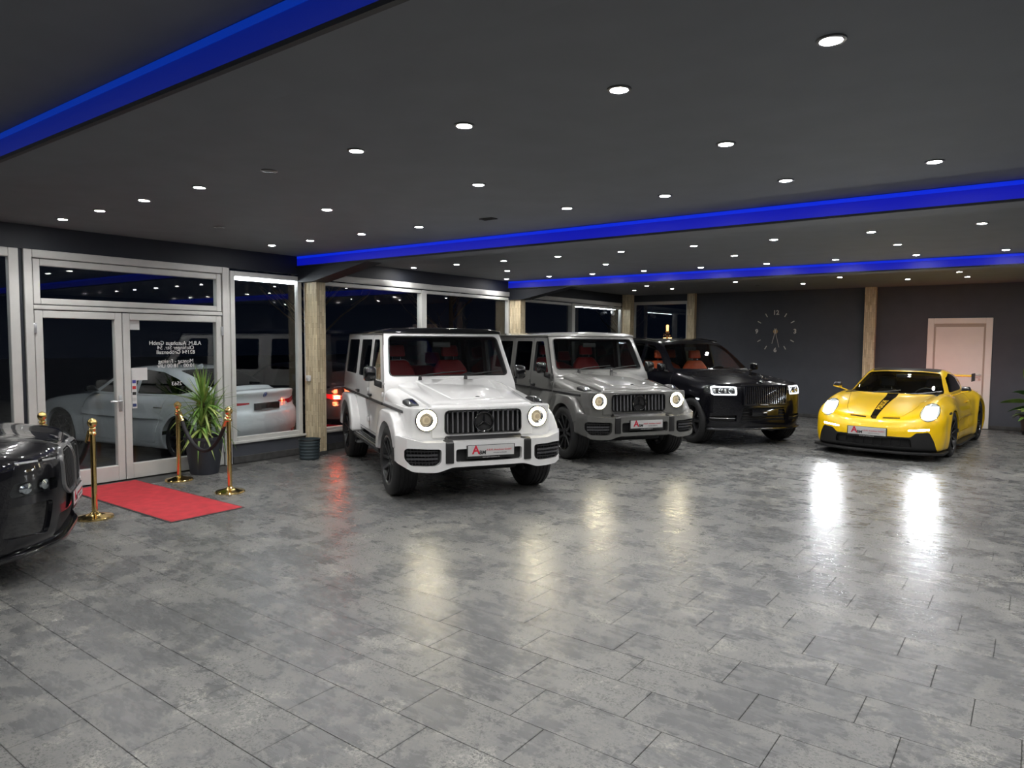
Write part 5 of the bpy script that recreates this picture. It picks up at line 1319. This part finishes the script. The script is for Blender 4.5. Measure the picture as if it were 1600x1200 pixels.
def rope(a, b, label):
    A, B = Vector((*a, .865)), Vector((*b, .865)); d = (B-A).normalized(); A += d*.045; B -= d*.045
    r = tag(empty('velvet_rope', tuple((A+B)/2*Vector((1, 1, 0)))) if False else empty('velvet_rope', ((A.x+B.x)/2, (A.y+B.y)/2, 0)), label, 'rope', 'velvet barrier ropes')
    O = Vector(r.location); pts = []
    for i in range(25):
        t = i/24; q = A.lerp(B, t); q.z -= .43*(1-(2*t-1)**2)**.85; pts.append(q-O)
    part('cord', tube(pts[1:-1], .023, 12), M['velvet'], r)
    for e, n in ((0, 1), (-1, -2)):
        p, q = pts[e], pts[n+(1 if n > 0 else -1)]
        part('end_cap', tube([p, p.lerp(q, .7)], .026, 12), M['gold'], r)
        sgn = -1 if e == 0 else 1
        part('hook', tube([p, p+d*sgn*.028+Vector((0, 0, .012)), p+d*sgn*.034+Vector((0, 0, -.012))], .006, 8), M['gold'], r)
rope((-8.50, 2.98), (-7.46, 3.05), 'black velvet rope beside the black car nose')
rope((-8.63, 4.53), (-7.50, 4.54), 'black velvet rope hanging in front of the planter')
# palm-like plant
M['leaf'] = pmat('leaf_green', (0.13, 0.25, 0.045), 0.42, var=0.35, vscale=6)
M['leaf_light'] = pmat('leaf_yellow_green', (0.30, 0.38, 0.10), 0.45, var=0.25, vscale=6)
M['leaf_dark'] = pmat('leaf_dark', (0.05, 0.14, 0.04), 0.35, var=0.3, vscale=6)
M['planter'] = pmat('planter_plastic', (0.030, 0.034, 0.046), 0.5, var=0.06, bump=0.05)
M['soil'] = pmat('soil', (0.03, 0.02, 0.013), 0.95, bump=0.8, bscale=50)
M['bark'] = pmat('bark', (0.12, 0.085, 0.055), 0.85, var=0.3, vscale=25, bump=0.5)
def blade(L, wd, droop, fold=.25, n=9, tip=1.0):
    v = []; f = []
    for i in range(n+1):
        t = i/n; x = L*(t-.12*droop*t*t); z = -droop*L*t*t*.75
        w_ = wd*(.55+.9*t)*(1-t)**.55 if t < 1 else 0
        w_ = wd*min(1.0, .5+t*3)*(1-t**2.2)**tip
        v += [(x, -w_, z+w_*fold), (x, 0, z), (x, w_, z+w_*fold)]
    for i in range(n):
        a = 3*i
        f += [(a, a+1, a+4, a+3), (a+1, a+2, a+5, a+4)]
    me = mesh_py(v, f)
    bm = bmesh.new(); bm.from_mesh(me); bmesh.ops.solidify(bm, geom=bm.faces[:], thickness=.0015); bmesh.ops.recalc_face_normals(bm, faces=bm.faces[:])
    return finish(mesh_bm(bm), 50)
yb = [blade(.49, .020, d) for d in (.05, .25, .55, .95)]
pl = tag(empty('potted_yucca', (-8.84, 4.99, 0)), 'tall spiky green plant in a dark planter beside the entrance', 'plant')
pot = part('planter', lathe([(.0001, 0), (.172, 0), (.180, .02), (.238, .455), (.252, .46), (.255, .50), (.240, .50), (.228, .46), (.0001, .46)], 'Z', 40), M['planter'], pl)
part('soil', lathe([(.0001, .455), (.228, .455), (.228, .470), (.0001, .478)], 'Z', 24), M['soil'], pl)
for (hx, hy, hz, n, sz) in ((.0, .0, .96, 74, 1.0), (-.02, .10, .76, 46, .85), (.08, -.08, .68, 42, .85)):
    part('stem', tube([(hx*.3, hy*.3, .46), (hx*.8, hy*.8, hz*.75), (hx, hy, hz+.02)], .022, 8), M['bark'], pl)
    for i in range(n):
        az = i*2.39996+rnd.uniform(-.2, .2); t = i/n
        el = math.radians(84-t*118+rnd.uniform(-8, 8)); k = 0 if t < .3 else (1 if t < .55 else (2 if t < .8 else 3))
        o = link('leaf', yb[k], pl, M['leaf_light'] if rnd.random() < .3 else M['leaf'], (hx, hy, hz-.10*t))
        o.rotation_euler = (rnd.uniform(-.3, .3), -el, az); s_ = sz*rnd.uniform(.8, 1.12); o.scale = (s_, s_, s_)
# ribbed bin
bn = tag(empty('waste_bin', (-8.68, 6.56, 0)), 'small dark ribbed bin standing at the foot of the wood-clad column', 'bin')
pr = [(.0001, 0), (.135, 0)]
for k in range(6): z = .012+k*.046; pr += [(.140+k*.002, z), (.148+k*.002, z+.012), (.148+k*.002, z+.03), (.141+k*.002, z+.042)]
pr += [(.155, .285), (.163, .290), (.163, .302), (.150, .302), (.145, .02), (.0001, .02)]
part('bucket', lathe(pr, 'Z', 40), pmat('bin_plastic', (.035, .05, .058), .45, var=.1), bn, 60)
part('rim', torus(.158, .007, 'Z', 40, 8, (0, 0, .300)), M['satin_black'], bn)
# switch box on the column, with its cable
sb = tag(empty('switch_box', (-9.03, 6.82, 1.19)), 'small white switch box with cable on the column beside the entrance window', 'switch')
part('housing', box(-.045, .045, -.025, .018, -.045, .045, .008), M['paper'], sb); part('button', box(-.02, .02, -.031, -.022, -.02, .02, .003), M['plate_white'], sb)
part('cable', tube([(-.075, .0, .04), (-.078, .0, .5), (-.085, .0, 1.0), (-.085, .0, 1.47)], .006, 6), M['paper'], sb)
# security camera above the far window
sc_ = tag(empty('security_camera', (-9.09, 16.62, 2.56)), 'small white security camera on the window front near the far corner', 'camera')
part('bracket', join(box(-.06, .02, -.07, .07, .10, .16, .006), tube([(0, 0, .10), (.03, 0, .05), (.04, 0, .02)], .014, 8)), M['plate_white'], sc_)
part('camera_body', moved(lathe([(.0001, -.08), (.042, -.08), (.045, .07), (.035, .08), (.0001, .08)], 'X', 24), (.03, -.02, -.02), RZ(-.9) @ RY(.35)), M['plate_white'], sc_)
# tube lights along the window heads, outside the glass
for (a, b, lab) in ((5.66, 6.77, 'bright white tube light above the window next to the entrance'), (14.85, 17.1, 'bright white tube light at the head of the farthest front window')):
    t_ = tag(empty('tube_light', (FX-.125, (a+b)/2, 2.66)), lab, 'light')
    part('tube', tube([(0, a-(a+b)/2, 0), (0, b-(a+b)/2, 0)], .020, 10), M['tube_led'], t_); part('mount', box(-.02, .02, a-(a+b)/2, b-(a+b)/2, .018, .045), M['alu'], t_)
# tube lights added out of sight under the eaves to brighten the cars outside
for (a, b) in ((0.2, 2.6), (3.2, 5.4), (7.6, 9.3), (9.8, 11.6)):
    t_ = tag(empty('eaves_light', (FX-.55, (a+b)/2, 3.05)), 'tube light under the outside eaves above the window front', 'light', 'eaves lights outside')
    part('tube', tube([(0, a-(a+b)/2, 0), (0, b-(a+b)/2, 0)], .020, 10), M['tube_led'], t_); part('mount', box(-.02, .02, a-(a+b)/2, b-(a+b)/2, .018, .045), M['alu'], t_)
struct('trim_6', box(FX-1.6, FX-.12, -5, BY, 3.095, 3.2), M['alu'])
# ------------------------------------------------------------------ wall clock without a case
M['clock_silver'] = pmat('clock_silver', (.72, .70, .66), .35, .35)
ck = tag(empty('wall_clock', (-5.17, BY, 2.06)), 'large frameless wall clock of separate silver numerals and bars', 'clock')
TXT = RX(math.pi/2)
for h in range(12):
    a = math.radians(90-30*h); r = .46; x, z = r*math.cos(a), r*math.sin(a)
    if h % 3 == 0:
        part('numeral', moved(text_mesh(str(h or 12), .15, .004, bold=.004), (x, -.012, z), TXT), M['clock_silver'], ck)
    else:
        part('hour_bar', moved(box(-.047, .047, -.018, -.004, -.010, .010, .002, 1), (x, 0, z), RY(-a)), M['clock_silver'], ck)
part('hub', moved(lathe([(.0001, -.0), (.055, -.0), (.055, .022), (.045, .03), (.0001, .03)], 'Y', 28), (0, -.030, 0)), pmat('clock_hub', (.55, .38, .22), .3, .8), ck)
for ang, l, w_ in ((-104, .31, .006), (-76, .40, .005)):
    part('hand', moved(box(-.08, l, -.040, -.034, -w_, w_, .001, 1), (0, 0, 0), RY(-math.radians(ang))), M['clock_silver'], ck)
# leafy plant at the right edge
rp = tag(empty('potted_houseplant', (-.02, 17.16, 0)), 'broad-leaved pot plant on a wheeled stand at the right edge', 'plant')
part('stand', join(lathe([(.0001, .06), (.17, .06), (.17, .085), (.0001, .085)], 'Z', 32), *[moved(lathe([(.0001, -.012), (.03, -.012), (.03, .012), (.0001, .012)], 'Y', 16), (.12*math.cos(q), .12*math.sin(q), .03)) for q in (.4, 2.0, 3.6, 5.2)]), M['satin_black'], rp)
part('pot', lathe([(.0001, .085), (.14, .085), (.19, .36), (.205, .365), (.205, .385), (.18, .385), (.175, .35), (.0001, .35)], 'Z', 32), pmat('clay_pot', (.06, .04, .035), .5), rp)
bl = [blade(.50, .080, d, .15, 12, .75) for d in (.25, .5)]; sl_ = [blade(.20, .040, d, .12, 8, .75) for d in (.4, .8)]
for i, (az, zt, el, sc_l, roll) in enumerate(((3.10, .66, 2, .86, .75), (3.9, .80, 25, .9, .5), (4.6, .72, 10, .95, .3), (5.4, .85, 30, .9, -.3), (6.1, .70, 15, 1.0, -.6), (.3, .90, 35, .95, -.5), (4.2, 1.0, 60, .85, .4), (5.8, 1.02, 62, .8, -.3), (3.5, .55, -8, .7, .6))):
    bx_, by_ = .10*math.cos(az), .10*math.sin(az)
    part('stalk', tube([(0, 0, .36), (bx_*.5, by_*.5, zt*.8), (bx_, by_, zt)], .007, 6), M['leaf_dark'], rp)
    o = link('leaf', bl[i % 2], rp, M['leaf'] if i % 3 == 0 else M['leaf_dark'], (bx_, by_, zt)); o.rotation_euler = (roll, -math.radians(el), az); o.scale = (sc_l,)*3
for i in range(26):
    az = i*2.39996; q = (i*7 % 10)/10
    o = link('leaf', sl_[i % 2], rp, M['leaf_light'] if i % 2 else M['leaf'], (.13*math.cos(az), .13*math.sin(az), .37+.10*q)); o.rotation_euler = (rnd.uniform(-.3, .3), -.5+.9*(1-q)-.2, az)

# ------------------------------------------------------------------ cars
def place(c, x, y, z, deg, s, label, cat='car', group=None):
    c.location = (x, y, z); c.rotation_euler = (0, 0, math.radians(deg)); c.scale = (s, s, s); tag(c, label, cat, group)
place(make_g(M['white_paint'], M['gloss_black'], M['red_leather']), -5.466, 6.409, 0, -30.96, 1.0, 'white boxy off-road car with black roof, red seats and glowing round headlights')
place(make_g(M['grey_paint'], M['grey_paint'], M['red_leather']), -5.218, 9.792, 0, -32.6, .994, 'grey boxy off-road car with round headlights parked behind the white one')
place(make_lux(), -4.304, 12.662, 0, -35.43, 1.022, 'glossy black luxury SUV with upright slatted grille and orange seats')
place(make_sports(), -1.936, 13.108, 0, -93.96, 1.055, 'yellow sports car with black hood stripe and rear wing')
place(make_big(), -6.755, 1.665, 0, 61.5, .936, 'glossy black SUV whose nose enters at the left edge')
cw = make_coupe(M['pearl_paint'], M['dark_glass'], False)
place(cw, -13.25, 5.74, -.08, 191.5, 1.0, 'white four-door fastback parked outside behind the entrance glass')

# ------------------------------------------------------------------ outside
pv = struct('pavement', box(-70, FX-.13, -40, 60, -.3, -.08), M['asphalt'])
pv2 = struct('pavement_back', box(FX-.13, 20, BY+.15, 60, -.3, -.08), M['asphalt'])
dk = copy_tree(cw); _a = math.radians(178); _lx, _ly = -3.63, .80        # its left rear lamp shows between the column and the white car
place(dk, -9.53-(_lx*math.cos(_a)-_ly*math.sin(_a)), 7.72-(_lx*math.sin(_a)+_ly*math.cos(_a)), -.08, 178, 1.0, 'dark car parked outside beside the column, its rear lamp glowing red')
for ch in dk.children:
    base = ch.name.split('.')[0]
    if base in ('body', 'door', 'boot_lid', 'antenna_fin'):
        ch.material_slots[0].link = 'OBJECT'; ch.material_slots[0].material = M['dark_paint']
    for g in ch.children:
        if g.name.startswith('lettering'): bpy.data.objects.remove(g)
for zz in (.872, .905):
    part('light_bar', box(-3.665, -3.60, .70, .79, zz-.009, zz+.009, .003, 1), M['brake_lit'], dk)
def bare_tree(x, y, h, seed, label):
    r = random.Random(seed); t = tag(empty('bare_tree', (x, y, -.08)), label, 'tree', 'bare trees outside')
    part('trunk', tube([(0, 0, 0), (.05, .03, h*.25), (-.04, .05, h*.5), (.02, -.03, h*.8)], .1, 8, [.14, .11, .08, .04]), M['bark'], t)
    for k in range(16):
        z0 = h*r.uniform(.22, .8); a = r.uniform(0, 6.28); l = h*r.uniform(.2, .42); dx, dy = math.cos(a), math.sin(a)
        pts = [(0, 0, z0), (dx*l*.35, dy*l*.35, z0+l*.35), (dx*l*.7, dy*l*.7, z0+l*.62), (dx*l*.9, dy*l*.9, z0+l*.95)]
        br = part('branch', tube(pts, .02, 6, [.035, .024, .014, .005]), M['bark'], t)
        for q in range(4):
            p = Vector(pts[1]).lerp(Vector(pts[3]), q/4); b_ = a+r.uniform(-1.2, 1.2); m_ = l*r.uniform(.25, .45)
            part('twig', tube([p, p+Vector((math.cos(b_)*m_*.6, math.sin(b_)*m_*.6, m_*.4)), p+Vector((math.cos(b_)*m_, math.sin(b_)*m_, m_*.9))], .006, 5, [.010, .006, .003]), M['bark'], br)
bare_tree(-17.5, 13.5, 5.5, 1, 'bare tree outside the long window left of the mullion')
bare_tree(-16.5, 18.5, 5.0, 2, 'bare tree outside the long window right of the mullion')
bare_tree(-13.0, 25.0, 5.0, 3, 'bare tree outside the back window')
sl2 = tag(empty('street_lamp', (-13.54, 30.0, -.08)), 'warm lamp post outside, seen through the back window', 'lamp')
part('post', tube([(0, 0, 0), (0, 0, 2.35)], .05, 10), M['satin_black'], sl2)
part('lantern', lathe([(.0001, 2.35), (.045, 2.35), (.06, 2.60), (.0001, 2.64)], 'Z', 16), emat('sodium', (1.0, .45, .12), 5.0), sl2)
pl_ = bpy.data.lights.new('sodium', 'POINT'); pl_.energy = 160; pl_.color = (1.0, .42, .14); pl_.shadow_soft_size = .2
po = bpy.data.objects.new('glow', pl_); COL.objects.link(po); po.parent = sl2; po.location = (0, 0, 2.2)

bpy.data.scenes.remove(_BENCH)
for _m in [m for m in bpy.data.meshes if m.users == 0]: bpy.data.meshes.remove(_m)
